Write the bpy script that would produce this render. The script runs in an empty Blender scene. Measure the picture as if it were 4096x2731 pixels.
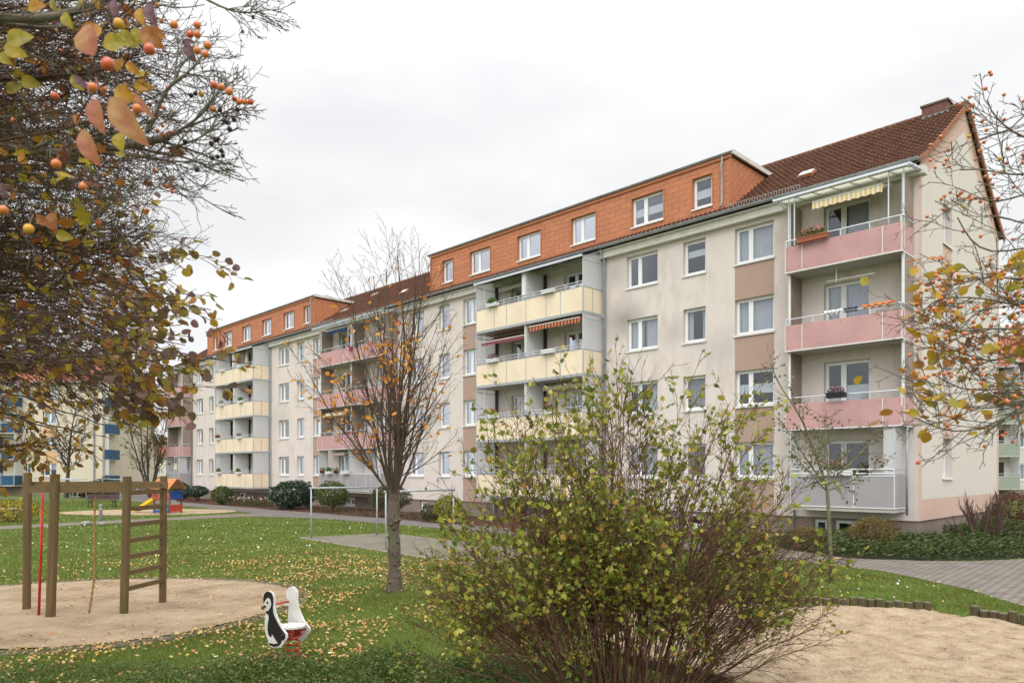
import bpy, math, random
import numpy as np
from mathutils import Vector, Matrix, noise
from mathutils.geometry import tessellate_polygon
rnd = random.Random(7)
nrs = np.random.RandomState(11)
SC = bpy.context.scene
COL = SC.collection
FPX = 2900.0; HZ = 1888.0; CAMZ = 2.4
def at(u, v, y):            # measured photo position at a distance -> place in the world
    return Vector(((u-2048)/FPX*y, y, CAMZ+(HZ-v)/FPX*y))
def gnd(u, v):
    y = FPX*CAMZ/(v-HZ)
    return ((u-2048)/FPX*y, y)

# ------------------------------------------------------------------ mesh builder
class MB:
    def __init__(s): s.v=[]; s.f=[]; s.m=[]
    def quad(s,a,b,c,d,m=0):
        n=len(s.v); s.v+= [tuple(a),tuple(b),tuple(c),tuple(d)]; s.f.append((n,n+1,n+2,n+3)); s.m.append(m)
    def tri(s,a,b,c,m=0):
        n=len(s.v); s.v+= [tuple(a),tuple(b),tuple(c)]; s.f.append((n,n+1,n+2)); s.m.append(m)
    def box(s,x0,x1,y0,y1,z0,z1,m=0):
        if x0>x1:x0,x1=x1,x0
        if y0>y1:y0,y1=y1,y0
        if z0>z1:z0,z1=z1,z0
        n=len(s.v)
        s.v+=[(x0,y0,z0),(x1,y0,z0),(x1,y1,z0),(x0,y1,z0),(x0,y0,z1),(x1,y0,z1),(x1,y1,z1),(x0,y1,z1)]
        for q in ((0,3,2,1),(4,5,6,7),(0,1,5,4),(1,2,6,5),(2,3,7,6),(3,0,4,7)):
            s.f.append(tuple(n+i for i in q)); s.m.append(m)
    def bar(s,a,b,w,h,m=0,up=(0,0,1)):     # rectangular bar between two points
        a=Vector(a); b=Vector(b); d=(b-a).normalized(); up=Vector(up)
        if abs(d.dot(up))>.98: up=Vector((0,1,0))
        x=d.cross(up).normalized(); y=x.cross(d).normalized()
        n=len(s.v)
        for p in (a,b):
            for i,j in ((-1,-1),(1,-1),(1,1),(-1,1)):
                s.v.append(tuple(p+x*(i*w/2)+y*(j*h/2)))
        for q in ((0,1,2,3),(7,6,5,4),(0,4,5,1),(1,5,6,2),(2,6,7,3),(3,7,4,0)):
            s.f.append(tuple(n+i for i in q)); s.m.append(m)
    def tube(s,path,rad,k=6,m=0,caps=True):
        P=[Vector(p) for p in path]; 
        if not hasattr(rad,'__len__'): rad=[rad]*len(P)
        n0=len(s.v); x=None
        for i,p in enumerate(P):
            d=(P[min(i+1,len(P)-1)]-P[max(i-1,0)])
            if d.length<1e-9: d=Vector((0,0,1))
            d.normalize()
            if x is None:
                x=d.cross(Vector((.31,.2,.93)))
                if x.length<.05: x=d.cross(Vector((1,0,0)))
            else: x=x-d*x.dot(d)
            x=x.normalized(); y=d.cross(x)
            for j in range(k):
                a=2*math.pi*j/k; s.v.append(tuple(p+(x*math.cos(a)+y*math.sin(a))*rad[i]))
        for i in range(len(P)-1):
            for j in range(k):
                a=n0+i*k+j; b=n0+i*k+(j+1)%k
                s.f.append((a,b,b+k,a+k)); s.m.append(m)
        if caps:
            s.f.append(tuple(n0+j for j in range(k))[::-1]); s.m.append(m)
            e=n0+(len(P)-1)*k; s.f.append(tuple(e+j for j in range(k))); s.m.append(m)
    def lathe(s,prof,c=(0,0,0),k=16,m=0):
        n0=len(s.v)
        for r,z in prof:
            for j in range(k):
                a=2*math.pi*j/k; s.v.append((c[0]+r*math.cos(a),c[1]+r*math.sin(a),c[2]+z))
        for i in range(len(prof)-1):
            for j in range(k):
                a=n0+i*k+j; b=n0+i*k+(j+1)%k; s.f.append((a,b,b+k,a+k)); s.m.append(m)
        s.f.append(tuple(n0+j for j in range(k))[::-1]); s.m.append(m)
        e=n0+(len(prof)-1)*k; s.f.append(tuple(e+j for j in range(k))); s.m.append(m)
    def prism(s,pts,fn,t0,t1,m=0,mside=None):   # outline pts (a,b) extruded; fn(a,b,t)->xyz
        if mside is None: mside=m
        tri=tessellate_polygon([[Vector((a,b,0)) for a,b in pts]])
        n=len(s.v); k=len(pts)
        s.v+=[tuple(fn(a,b,t0)) for a,b in pts]+[tuple(fn(a,b,t1)) for a,b in pts]
        for t in tri:
            s.f.append((n+t[0],n+t[1],n+t[2])); s.m.append(m)
            s.f.append((n+k+t[2],n+k+t[1],n+k+t[0])); s.m.append(m)
        for i in range(k):
            j=(i+1)%k; s.f.append((n+i,n+j,n+k+j,n+k+i)); s.m.append(mside)
    def build(s,name,mats,parent=None,smooth=False,loc=None,rotz=None):
        me=bpy.data.meshes.new(name); me.from_pydata(s.v,[],s.f)
        if not isinstance(mats,(list,tuple)): mats=[mats]
        for mt in mats: me.materials.append(mt)
        if len(mats)>1: me.polygons.foreach_set('material_index',s.m)
        if smooth: me.polygons.foreach_set('use_smooth',[True]*len(s.f))
        me.update()
        return link(name,me,parent,loc,rotz)
def link(name,me,parent=None,loc=None,rotz=None):
    o=bpy.data.objects.new(name,me); COL.objects.link(o)
    if parent is not None: o.parent=parent
    if loc is not None: o.location=loc
    if rotz is not None: o.rotation_euler=(0,0,rotz)
    return o
def fix_normals(o):
    import bmesh
    bm=bmesh.new(); bm.from_mesh(o.data); bmesh.ops.recalc_face_normals(bm,faces=bm.faces); bm.to_mesh(o.data); bm.free()
def np_mesh(name,V,Fc,mats,parent=None,smooth=False):
    """V (n,3); Fc (m,k) all faces of the same size"""
    me=bpy.data.meshes.new(name); k=Fc.shape[1]
    me.vertices.add(len(V)); me.vertices.foreach_set('co',V.astype(np.float32).ravel())
    me.loops.add(Fc.size); me.loops.foreach_set('vertex_index',Fc.astype(np.int32).ravel())
    me.polygons.add(len(Fc)); me.polygons.foreach_set('loop_start',np.arange(0,Fc.size,k,dtype=np.int32))
    me.polygons.foreach_set('loop_total',np.full(len(Fc),k,dtype=np.int32))
    if smooth: me.polygons.foreach_set('use_smooth',np.ones(len(Fc),dtype=bool))
    me.update(calc_edges=True); me.validate()
    for m in (mats if isinstance(mats,(list,tuple)) else [mats]): me.materials.append(m)
    return link(name,me,parent)
def tag(o,label=None,cat=None,group=None,kind=None):
    if label: o['label']=label
    if cat: o['category']=cat
    if group: o['group']=group
    if kind: o['kind']=kind
    return o
def thing(name,label,cat,loc=(0,0,0),rotz=0,group=None):
    o=bpy.data.objects.new(name,None); COL.objects.link(o); o.location=loc; o.rotation_euler=(0,0,rotz)
    o.empty_display_size=.3
    return tag(o,label,cat,group)

# ------------------------------------------------------------------ materials
def newmat(name):
    m=bpy.data.materials.new(name); m.use_nodes=True; nt=m.node_tree
    return m,nt,nt.nodes['Principled BSDF']
def nd(nt,t,**k):
    n=nt.nodes.new(t)
    for a,b in k.items():
        if a in n.inputs.keys() if hasattr(n.inputs,'keys') else False: n.inputs[a].default_value=b
        else: setattr(n,a,b)
    return n
def setin(n,**k):
    for a,b in k.items(): n.inputs[a.replace('_',' ')].default_value=b
def c4(c): return (c[0],c[1],c[2],1)
def ramp(nt,stops,interp='LINEAR'):
    r=nt.nodes.new('ShaderNodeValToRGB'); cr=r.color_ramp; cr.interpolation=interp
    while len(cr.elements)<len(stops): cr.elements.new(.5)
    for e,(p,c) in zip(cr.elements,stops): e.position=p; e.color=c4(c)
    return r
def coords(nt,kind='Object',scale=(1,1,1),rot=(0,0,0)):
    tc=nt.nodes.new('ShaderNodeTexCoord'); mp=nt.nodes.new('ShaderNodeMapping')
    mp.inputs['Scale'].default_value=scale; mp.inputs['Rotation'].default_value=rot
    nt.links.new(tc.outputs[kind],mp.inputs['Vector']); return mp.outputs['Vector']
def tex_noise(nt,vec,scale,detail=4,rough=.55):
    n=nt.nodes.new('ShaderNodeTexNoise'); n.inputs['Scale'].default_value=scale
    n.inputs['Detail'].default_value=detail; n.inputs['Roughness'].default_value=rough
    if vec is not None: nt.links.new(vec,n.inputs['Vector'])
    return n.outputs['Fac']
def mixc(nt,fac,a,b,mode='MIX'):
    m=nt.nodes.new('ShaderNodeMix'); m.data_type='RGBA'; m.blend_type=mode
    for i,x in ((0,fac),(6,a),(7,b)):
        if hasattr(x,'links') or hasattr(x,'is_linked'): nt.links.new(x,m.inputs[i])
        else: m.inputs[i].default_value=x if i==0 else c4(x)
    return m.outputs[2]
def mth(nt,op,a,b=0.0,clamp=False):
    m=nt.nodes.new('ShaderNodeMath'); m.operation=op; m.use_clamp=clamp
    for i,x in ((0,a),(1,b)):
        if hasattr(x,'is_linked'): nt.links.new(x,m.inputs[i])
        else: m.inputs[i].default_value=x
    return m.outputs[0]
def bump(nt,bs,h,strength=.3,dist=.02):
    b=nt.nodes.new('ShaderNodeBump'); b.inputs['Strength'].default_value=strength; b.inputs['Distance'].default_value=dist
    nt.links.new(h,b.inputs['Height']); nt.links.new(b.outputs[0],bs.inputs['Normal'])
def simple(name,col,rough=.6,var=.12,scale=6.,bmp=0.,bscale=60.,metal=0.,stretch=(1,1,1),spec=None):
    m,nt,bs=newmat(name); vec=coords(nt,'Object',stretch)
    f=tex_noise(nt,vec,scale); lo=[c*(1-var) for c in col]; hi=[min(1,c*(1+var)) for c in col]
    r=ramp(nt,[(.3,lo),(.7,hi)]); nt.links.new(f,r.inputs[0]); nt.links.new(r.outputs[0],bs.inputs['Base Color'])
    bs.inputs['Roughness'].default_value=rough; bs.inputs['Metallic'].default_value=metal
    bs.inputs['Specular IOR Level'].default_value=.25 if spec is None else spec
    if bmp: bump(nt,bs,tex_noise(nt,vec,bscale,3),bmp,.01)
    return m
def islands(name,stops,rough=.55,transl=.25,spec=.3,patch=None):
    """one colour per leaf / blade / clump; patch adds a large scale tint"""
    m,nt,bs=newmat(name); g=nt.nodes.new('ShaderNodeNewGeometry')
    r=ramp(nt,stops); nt.links.new(g.outputs['Random Per Island'],r.inputs[0]); c=r.outputs[0]
    if patch:
        f=tex_noise(nt,coords(nt,'Object'),patch[0],3); rr=ramp(nt,[(.38,(0,0,0)),(.62,(1,1,1))]); nt.links.new(f,rr.inputs[0])
        c2=mixc(nt,1.0,c,patch[1],'MULTIPLY'); c=mixc(nt,rr.outputs[0],c,c2)
    nt.links.new(c,bs.inputs['Base Color']); bs.inputs['Roughness'].default_value=rough
    bs.inputs['Specular IOR Level'].default_value=spec
    if transl:
        t=nt.nodes.new('ShaderNodeBsdfTranslucent'); nt.links.new(c,t.inputs[0])
        mx=nt.nodes.new('ShaderNodeMixShader'); mx.inputs[0].default_value=transl
        nt.links.new(bs.outputs[0],mx.inputs[1]); nt.links.new(t.outputs[0],mx.inputs[2])
        nt.links.new(mx.outputs[0],nt.nodes['Material Output'].inputs[0])
    return m

def stucco(name,col,streak=.25,grime=(.45,.42,.36),spots=()):
    m,nt,bs=newmat(name); vec=coords(nt,'Object')
    fine=tex_noise(nt,vec,38,4,.6); big=tex_noise(nt,vec,.55,5,.6)
    sv=coords(nt,'Object',(1.0,1.0,.32)); st=tex_noise(nt,sv,1.9,8,.72)
    r=ramp(nt,[(.46,(0,0,0)),(.70,(1,1,1))]); nt.links.new(st,r.inputs[0])
    rb=ramp(nt,[(.40,(0,0,0)),(.66,(1,1,1))]); nt.links.new(big,rb.inputs[0])
    k=mth(nt,'MULTIPLY',r.outputs[0],rb.outputs[0]); k=mth(nt,'MULTIPLY',k,streak*2.0,True)
    base=mixc(nt,k,col,[a*b*1.3 for a,b in zip(col,grime)])
    for sx,sz,sr,sa in spots:      # sooty and damp patches on the render
        mp=nt.nodes.new('ShaderNodeMapping'); mp.inputs['Location'].default_value=(-sx/sr,0,-sz/(sr*.75)); mp.inputs['Scale'].default_value=(1/sr,0,1/(sr*.75)); nt.links.new(nt.nodes.new('ShaderNodeTexCoord').outputs['Object'],mp.inputs[0])
        ln=nt.nodes.new('ShaderNodeVectorMath'); ln.operation='LENGTH'; nt.links.new(mp.outputs[0],ln.inputs[0])
        q=mth(nt,'SUBTRACT',1.0,mth(nt,'ADD',ln.outputs['Value'],mth(nt,'MULTIPLY',mth(nt,'SUBTRACT',big,.5),1.4)),True); q=mth(nt,'MULTIPLY',q,sa,True); base=mixc(nt,q,base,(.25,.24,.225))
    rf=ramp(nt,[(.3,(.80,.80,.79)),(.65,(1.06,1.06,1.06))]); nt.links.new(fine,rf.inputs[0])
    c=mixc(nt,1.0,base,rf.outputs[0],'MULTIPLY'); nt.links.new(c,bs.inputs['Base Color'])
    bs.inputs['Roughness'].default_value=.92; bs.inputs['Specular IOR Level'].default_value=.15
    bump(nt,bs,fine,.75,.02); return m
def shingle(name,rot=0,w=.42,h=.2,col=(.50,.155,.06),slant=False):
    m,nt,bs=newmat(name)
    tc=nt.nodes.new('ShaderNodeTexCoord'); sp=nt.nodes.new('ShaderNodeSeparateXYZ'); nt.links.new(tc.outputs['Object'],sp.inputs[0])
    cb=nt.nodes.new('ShaderNodeCombineXYZ')
    nt.links.new(sp.outputs[1 if slant else 0],cb.inputs[0]); nt.links.new(sp.outputs[2],cb.inputs[1])
    mp=nt.nodes.new('ShaderNodeMapping'); mp.inputs['Rotation'].default_value=(0,0,rot); nt.links.new(cb.outputs[0],mp.inputs[0])
    b=nt.nodes.new('ShaderNodeTexBrick'); b.offset=.5; nt.links.new(mp.outputs[0],b.inputs['Vector'])
    setin(b,Scale=1.0,Brick_Width=w,Row_Height=h,Mortar_Size=.007,Mortar_Smooth=.1,Bias=0.0)
    b.inputs['Color1'].default_value=c4(col); b.inputs['Color2'].default_value=c4([x*.86 for x in col]); b.inputs['Mortar'].default_value=c4([x*.3 for x in col])
    f=tex_noise(nt,coords(nt),9,4); r=ramp(nt,[(.3,(.88,.88,.88)),(.7,(1.08,1.08,1.08))]); nt.links.new(f,r.inputs[0])
    c=mixc(nt,1.0,b.outputs[0],r.outputs[0],'MULTIPLY'); nt.links.new(c,bs.inputs['Base Color']); bs.inputs['Roughness'].default_value=.6
    inv=mth(nt,'SUBTRACT',1.0,b.outputs['Fac']); bump(nt,bs,inv,.6,.012); return m
def rooftile(name,cols,w=.215,h=.33):
    m,nt,bs=newmat(name); g=nt.nodes.new('ShaderNodeTexCoord'); sp=nt.nodes.new('ShaderNodeSeparateXYZ'); nt.links.new(g.outputs['Object'],sp.inputs[0])
    a=mth(nt,'FLOOR',mth(nt,'DIVIDE',sp.outputs[0],w)); b=mth(nt,'FLOOR',mth(nt,'DIVIDE',sp.outputs[1],h*.83))
    cb=nt.nodes.new('ShaderNodeCombineXYZ'); nt.links.new(a,cb.inputs[0]); nt.links.new(b,cb.inputs[1])
    wn=nt.nodes.new('ShaderNodeTexWhiteNoise'); nt.links.new(cb.outputs[0],wn.inputs['Vector'])
    r=ramp(nt,cols); nt.links.new(wn.outputs['Value'],r.inputs[0])
    f=tex_noise(nt,coords(nt),1.1,6,.65); rm=ramp(nt,[(.56,(0,0,0)),(.8,(1,1,1))]); nt.links.new(f,rm.inputs[0])
    f2=tex_noise(nt,coords(nt),14,4); rm2=ramp(nt,[(.5,(0,0,0)),(.6,(1,1,1))]); nt.links.new(f2,rm2.inputs[0])
    k=mth(nt,'MULTIPLY',rm.outputs[0],rm2.outputs[0]); k=mth(nt,'MULTIPLY',k,.55)
    c=mixc(nt,k,r.outputs[0],(.20,.17,.11)); nt.links.new(c,bs.inputs['Base Color']); bs.inputs['Roughness'].default_value=.85; bs.inputs['Specular IOR Level'].default_value=.1
    bump(nt,bs,f2,.3,.01); return m
def paving(name,w,h,col,mortar,rot=0,moss=None,mort=.012,kind='Object'):
    m,nt,bs=newmat(name); vec=coords(nt,kind,(1,1,1),(0,0,rot))
    b=nt.nodes.new('ShaderNodeTexBrick'); b.offset=.5; nt.links.new(vec,b.inputs['Vector'])
    setin(b,Scale=1.0,Brick_Width=w,Row_Height=h,Mortar_Size=mort,Mortar_Smooth=.2,Bias=0.0)
    b.inputs['Color1'].default_value=c4(col); b.inputs['Color2'].default_value=c4([x*.78 for x in col]); b.inputs['Mortar'].default_value=c4(mortar)
    f=tex_noise(nt,coords(nt,kind),1.3,6,.65); r=ramp(nt,[(.3,(.75,.75,.75)),(.7,(1.15,1.15,1.15))]); nt.links.new(f,r.inputs[0])
    c=mixc(nt,1.0,b.outputs[0],r.outputs[0],'MULTIPLY')
    if moss:
        f2=tex_noise(nt,coords(nt,kind),5,5,.7); r2=ramp(nt,[(.54,(0,0,0)),(.66,(1,1,1))]); nt.links.new(f2,r2.inputs[0]); c=mixc(nt,mth(nt,'MULTIPLY',r2.outputs[0],.7),c,moss)
    nt.links.new(c,bs.inputs['Base Color']); bs.inputs['Roughness'].default_value=.85
    inv=mth(nt,'SUBTRACT',1.0,b.outputs['Fac']); bump(nt,bs,inv,.6,.012); return m
def woodmat(name,col,axis=2,var=.35,rough=.8):
    m,nt,bs=newmat(name); sc=[9,9,9]; sc[axis]=.6; vec=coords(nt,'Object',sc)
    f=tex_noise(nt,vec,3,8,.7); f2=tex_noise(nt,coords(nt),1.5,4)
    r=ramp(nt,[(.28,[c*(1-var) for c in col]),(.5,col),(.75,[min(1,c*(1+var)) for c in col])]); nt.links.new(f,r.inputs[0])
    r2=ramp(nt,[(.35,(1,1,1)),(.7,(.78,.9,.72))]); nt.links.new(f2,r2.inputs[0])
    c=mixc(nt,1.0,r.outputs[0],r2.outputs[0],'MULTIPLY'); nt.links.new(c,bs.inputs['Base Color'])
    bs.inputs['Roughness'].default_value=rough; bump(nt,bs,f,.35,.006); return m
def groundmat(name,stops,s1,s2,bmp=.5,bd=.03,rough=.95,speck=0):
    m,nt,bs=newmat(name); vec=coords(nt,'Object'); f=tex_noise(nt,vec,s1,8,.65); f2=tex_noise(nt,vec,s2,4,.6)
    h=mth(nt,'ADD',mth(nt,'MULTIPLY',f,.55),mth(nt,'MULTIPLY',f2,.45))
    r=ramp(nt,stops); nt.links.new(h,r.inputs[0]); nt.links.new(r.outputs[0],bs.inputs['Base Color'])
    bs.inputs['Roughness'].default_value=rough; bs.inputs['Specular IOR Level'].default_value=.1
    if speck:
        f3=tex_noise(nt,vec,speck,3,.7); r3=ramp(nt,[(.60,(1,1,1)),(.70,(.55,.48,.42))]); nt.links.new(f3,r3.inputs[0]); f4=tex_noise(nt,vec,130,2,.6); r4=ramp(nt,[(.35,(.82,.80,.78)),(.65,(1.12,1.12,1.12))]); nt.links.new(f4,r4.inputs[0])
        c=mixc(nt,1.0,r.outputs[0],r3.outputs[0],'MULTIPLY'); c=mixc(nt,1.0,c,r4.outputs[0],'MULTIPLY'); nt.links.new(c,bs.inputs['Base Color'])
    bump(nt,bs,h,bmp,bd); return m
def bark(name,col,var=.35,scale=14,lichen=None):
    m,nt,bs=newmat(name); vec=coords(nt,'Object',(1,1,1.0)); f=tex_noise(nt,vec,scale,6,.7)
    r=ramp(nt,[(.3,[c*(1-var) for c in col]),(.7,[c*(1+var) for c in col])]); nt.links.new(f,r.inputs[0]); c=r.outputs[0]
    if lichen:
        f2=tex_noise(nt,vec,5,5); r2=ramp(nt,[(.52,(0,0,0)),(.6,(1,1,1))]); nt.links.new(f2,r2.inputs[0]); c=mixc(nt,mth(nt,'MULTIPLY',r2.outputs[0],.7),c,lichen)
    nt.links.new(c,bs.inputs['Base Color']); bs.inputs['Roughness'].default_value=.85; bs.inputs['Specular IOR Level'].default_value=.25
    bump(nt,bs,f,.5,.01); return m
def stripes(name,ca,cb,freq,axis=0):
    m,nt,bs=newmat(name); tc=nt.nodes.new('ShaderNodeTexCoord'); sp=nt.nodes.new('ShaderNodeSeparateXYZ'); nt.links.new(tc.outputs['Object'],sp.inputs[0])
    x=mth(nt,'FRACT',mth(nt,'MULTIPLY',sp.outputs[axis],freq)); k=mth(nt,'GREATER_THAN',x,.5)
    nt.links.new(mixc(nt,k,ca,cb),bs.inputs['Base Color']); bs.inputs['Roughness'].default_value=.85; return m
def glassmat(name,refl=.22,tint=(.82,.86,.88)):
    m,nt,bs=newmat(name); nt.nodes.remove(bs)
    t=nt.nodes.new('ShaderNodeBsdfTransparent'); t.inputs[0].default_value=c4(tint)
    g=nt.nodes.new('ShaderNodeBsdfGlossy'); g.inputs['Roughness'].default_value=.03; g.inputs[0].default_value=(.56,.60,.66,1)
    lw=nt.nodes.new('ShaderNodeFresnel'); lw.inputs[0].default_value=1.5
    f=mth(nt,'ADD',mth(nt,'MULTIPLY',lw.outputs[0],1.0),refl,True)
    n=nt.nodes.new('ShaderNodeBump'); n.inputs['Strength'].default_value=.04; n.inputs['Distance'].default_value=.05
    nt.links.new(tex_noise(nt,coords(nt),1.2,2),n.inputs['Height']); nt.links.new(n.outputs[0],g.inputs['Normal'])
    mx=nt.nodes.new('ShaderNodeMixShader'); nt.links.new(f,mx.inputs[0]); nt.links.new(t.outputs[0],mx.inputs[1]); nt.links.new(g.outputs[0],mx.inputs[2])
    nt.links.new(mx.outputs[0],nt.nodes['Material Output'].inputs[0]); return m
def frosted(name,col,tr=.45):
    m,nt,bs=newmat(name); bs.inputs['Base Color'].default_value=c4(col); bs.inputs['Roughness'].default_value=.35
    t=nt.nodes.new('ShaderNodeBsdfTranslucent'); t.inputs[0].default_value=c4(col); mx=nt.nodes.new('ShaderNodeMixShader'); mx.inputs[0].default_value=tr
    nt.links.new(bs.outputs[0],mx.inputs[1]); nt.links.new(t.outputs[0],mx.inputs[2]); nt.links.new(mx.outputs[0],nt.nodes['Material Output'].inputs[0]); return m

STUC=(.71,.645,.60)
M={}
M['stucco']=stucco('stucco_cream',STUC,.42,(.50,.48,.42),((11.95,9.25,1.5,.75),(12.1,6.4,1.2,.5),(9.4,8.3,1.1,.35),(7.2,7.2,1.6,.3),(12.5,11.4,1.3,.35),(44.5,6.5,2,.25),(26.0,5.5,2,.25)))
M['stuccog']=stucco('stucco_gable',(.70,.65,.585),.22,(.60,.56,.48))
M['peach']=stucco('stucco_tan',(.45,.32,.26),.12)
M['peachg']=stucco('stucco_peach_trim',(.66,.47,.38),.12)
M['plinth']=stucco('plinth_render',(.27,.215,.185),.3)
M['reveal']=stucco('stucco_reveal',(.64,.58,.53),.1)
M['dormer']=shingle('orange_shingle',0,.62,.235,(.52,.19,.085))
M['cheek']=shingle('orange_diamond_shingle',math.radians(45),.26,.26,(.54,.20,.09),True)
M['orange']=simple('orange_trim',(.43,.17,.085),.6)
M['tile']=rooftile('clay_roof_tile',[(0,(.14,.060,.038)),(.5,(.165,.070,.043)),(.85,(.185,.080,.048)),(1,(.24,.115,.07))])
M['tilelip']=simple('shaded_tile_lip',(.085,.043,.030),.9,.4,3)  # darker clay tone that paints the shade below each tile row
M['tilefar']=rooftile('red_roof_tile_far',[(0,(.22,.08,.05)),(1,(.36,.13,.08))])
M['verge']=simple('verge_tile',(.33,.135,.075),.75,.2)
M['ridge']=simple('mossy_ridge_tile',(.17,.085,.05),.85,.4,5,.4,20)
M['zinc']=simple('zinc_metal',(.30,.32,.335),.5,.15,4,0,60,.1)
M['galv']=simple('galvanised_steel',(.38,.41,.43),.45,.18,9,0,60,.25)
M['alu']=simple('aluminium_rail',(.62,.65,.67),.35,.05,4,0,60,.5)
M['white']=simple('white_pvc',(.80,.81,.81),.35,.03)
M['whitem']=simple('white_metal',(.70,.71,.70),.4,.05)
M['fascia']=simple('fascia_white',(.62,.60,.55),.7,.12,2.5)
M['glass']=glassmat('window_glass',.13)
M['glassd']=glassmat('window_glass_dark',.05)
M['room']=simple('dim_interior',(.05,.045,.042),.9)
M['curtain']=simple('sheer_curtain',(.56,.57,.61),.9,.05,5)
M['curtaind']=simple('patterned_curtain',(.34,.32,.31),.9,.3,12)
M['blind']=stripes('pleated_blind',(.78,.79,.80),(.60,.62,.65),22,2)
M['blindbrown']=stripes('brown_slat_blind',(.10,.055,.03),(.05,.03,.02),18,2)
M['pink']=simple('pink_panel',(.50,.295,.285),.5,.09,1.1)
M['cream']=simple('cream_panel',(.78,.655,.485),.45,.07,1.1)
M['grey']=simple('grey_panel',(.34,.325,.33),.45,.05,1.5)
M['blue']=simple('blue_panel',(.025,.085,.16),.45,.1,1.5)
M['greenp']=simple('pale_green_panel',(.27,.31,.25),.5,.05,1.5)
M['slab']=simple('slab_soffit',(.46,.44,.40),.85,.1,2)
M['brown']=simple('brown_side_wall',(.27,.215,.175),.7,.15,1.5)
M['screen']=frosted('frosted_screen',(.82,.82,.82),.5)
M['canopyglass']=frosted('dirty_canopy_sheet',(.62,.62,.50),.6)
M['dark']=simple('dark_metal',(.04,.042,.045),.5)
M['bolt']=simple('bolt_dark',(.12,.08,.08),.5)
M['brick']=paving('chimney_brick',.25,.08,(.20,.085,.065),(.16,.13,.11))
M['lead']=simple('lead_flashing',(.28,.29,.31),.5)
M['aw_y']=stripes('yellow_white_stripes',(.72,.50,.17),(.78,.74,.64),6.5)
M['aw_o']=stripes('orange_black_stripes',(.62,.17,.06),(.08,.05,.04),5)
M['aw_r']=stripes('wine_red_stripes',(.20,.045,.06),(.26,.10,.10),9,1)
M['aw_b']=simple('navy_awning',(.03,.05,.18),.85)
M['aw_w']=simple('cream_awning',(.62,.56,.45),.85)
M['aw_p']=stripes('pale_pink_stripes',(.70,.50,.42),(.75,.70,.62),8)
M['terra']=simple('terracotta_plastic',(.36,.12,.065),.6)
M['plastic']=simple('black_plastic',(.03,.03,.035),.5)
M['foliage']=islands('green_leaves',[(0,(.05,.10,.02)),(1,(.17,.26,.06))])
M['fl_red']=islands('red_pink_petals',[(0,(.6,.03,.03)),(.5,(.7,.16,.14)),(1,(.75,.35,.35))])
M['fl_pink']=islands('pink_petals',[(0,(.6,.05,.25)),(1,(.75,.35,.45))])
M['fl_heather']=islands('heather_sprigs',[(0,(.18,.09,.10)),(1,(.28,.17,.18))])
# ------------------------------------------------------------------ world, camera, light
w=bpy.data.worlds.new('World'); SC.world=w; w.use_nodes=True; nt=w.node_tree
bg=nt.nodes['Background']
SUN_EL=math.radians(40); SUN_AZ=math.radians(188)   # from behind the camera, a little left
tc=nt.nodes.new('ShaderNodeTexCoord'); sp=nt.nodes.new('ShaderNodeSeparateXYZ'); nt.links.new(tc.outputs['Generated'],sp.inputs[0])
zz=mth(nt,'MAXIMUM',sp.outputs[2],0.0)
sdv=Vector((math.sin(SUN_AZ)*math.cos(SUN_EL),math.cos(SUN_AZ)*math.cos(SUN_EL),math.sin(SUN_EL)))
dt=nt.nodes.new('ShaderNodeVectorMath'); dt.operation='DOT_PRODUCT'; nt.links.new(tc.outputs['Generated'],dt.inputs[0]); dt.inputs[1].default_value=sdv
glow=mth(nt,'MULTIPLY',mth(nt,'POWER',mth(nt,'MAXIMUM',dt.outputs['Value'],0.0),2.5),1.35)   # thin cloud in front of the hidden sun
grad=mth(nt,'ADD',mth(nt,'ADD',.97,mth(nt,'MULTIPLY',mth(nt,'POWER',zz,4.0),2.4)),glow)
mp=nt.nodes.new('ShaderNodeMapping'); mp.inputs['Scale'].default_value=(1,1,2.6); nt.links.new(tc.outputs['Generated'],mp.inputs[0])
cl=tex_noise(nt,mp.outputs[0],1.9,6,.52)
cr=ramp(nt,[(.36,(.85,.86,.88)),(.48,(.945,.95,.96)),(.62,(1.05,1.05,1.05))]); nt.links.new(cl,cr.inputs[0])
cb=nt.nodes.new('ShaderNodeVectorMath'); cb.operation='SCALE'; nt.links.new(cr.outputs[0],cb.inputs[0]); nt.links.new(grad,cb.inputs['Scale'])
sky=nt.nodes.new('ShaderNodeTexSky'); sky.sky_type='NISHITA'; sky.sun_disc=False; sky.sun_elevation=SUN_EL; sky.sun_rotation=SUN_AZ
sk=nt.nodes.new('ShaderNodeVectorMath'); sk.operation='SCALE'; nt.links.new(sky.outputs[0],sk.inputs[0]); sk.inputs['Scale'].default_value=.1
mx=nt.nodes.new('ShaderNodeMix'); mx.data_type='RGBA'; mx.inputs[0].default_value=.97
nt.links.new(sk.outputs[0],mx.inputs[6]); nt.links.new(cb.outputs[0],mx.inputs[7]); nt.links.new(mx.outputs[2],bg.inputs[0]); bg.inputs[1].default_value=1.0
sd=bpy.data.lights.new('sun','SUN'); sd.energy=.75; sd.angle=math.radians(25); sd.color=(1,.96,.90)
so=bpy.data.objects.new('sun',sd); COL.objects.link(so)
dirv=Vector((math.sin(SUN_AZ)*math.cos(SUN_EL),math.cos(SUN_AZ)*math.cos(SUN_EL),math.sin(SUN_EL)))
so.rotation_euler=dirv.to_track_quat('Z','Y').to_euler(); so.location=(0,-20,30)
cd=bpy.data.cameras.new('camera'); cam=bpy.data.objects.new('camera',cd); COL.objects.link(cam); SC.camera=cam
cam.location=(0,0,CAMZ); cam.rotation_euler=(math.radians(90),0,0); cd.sensor_width=36; cd.lens=FPX/4096*36
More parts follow.
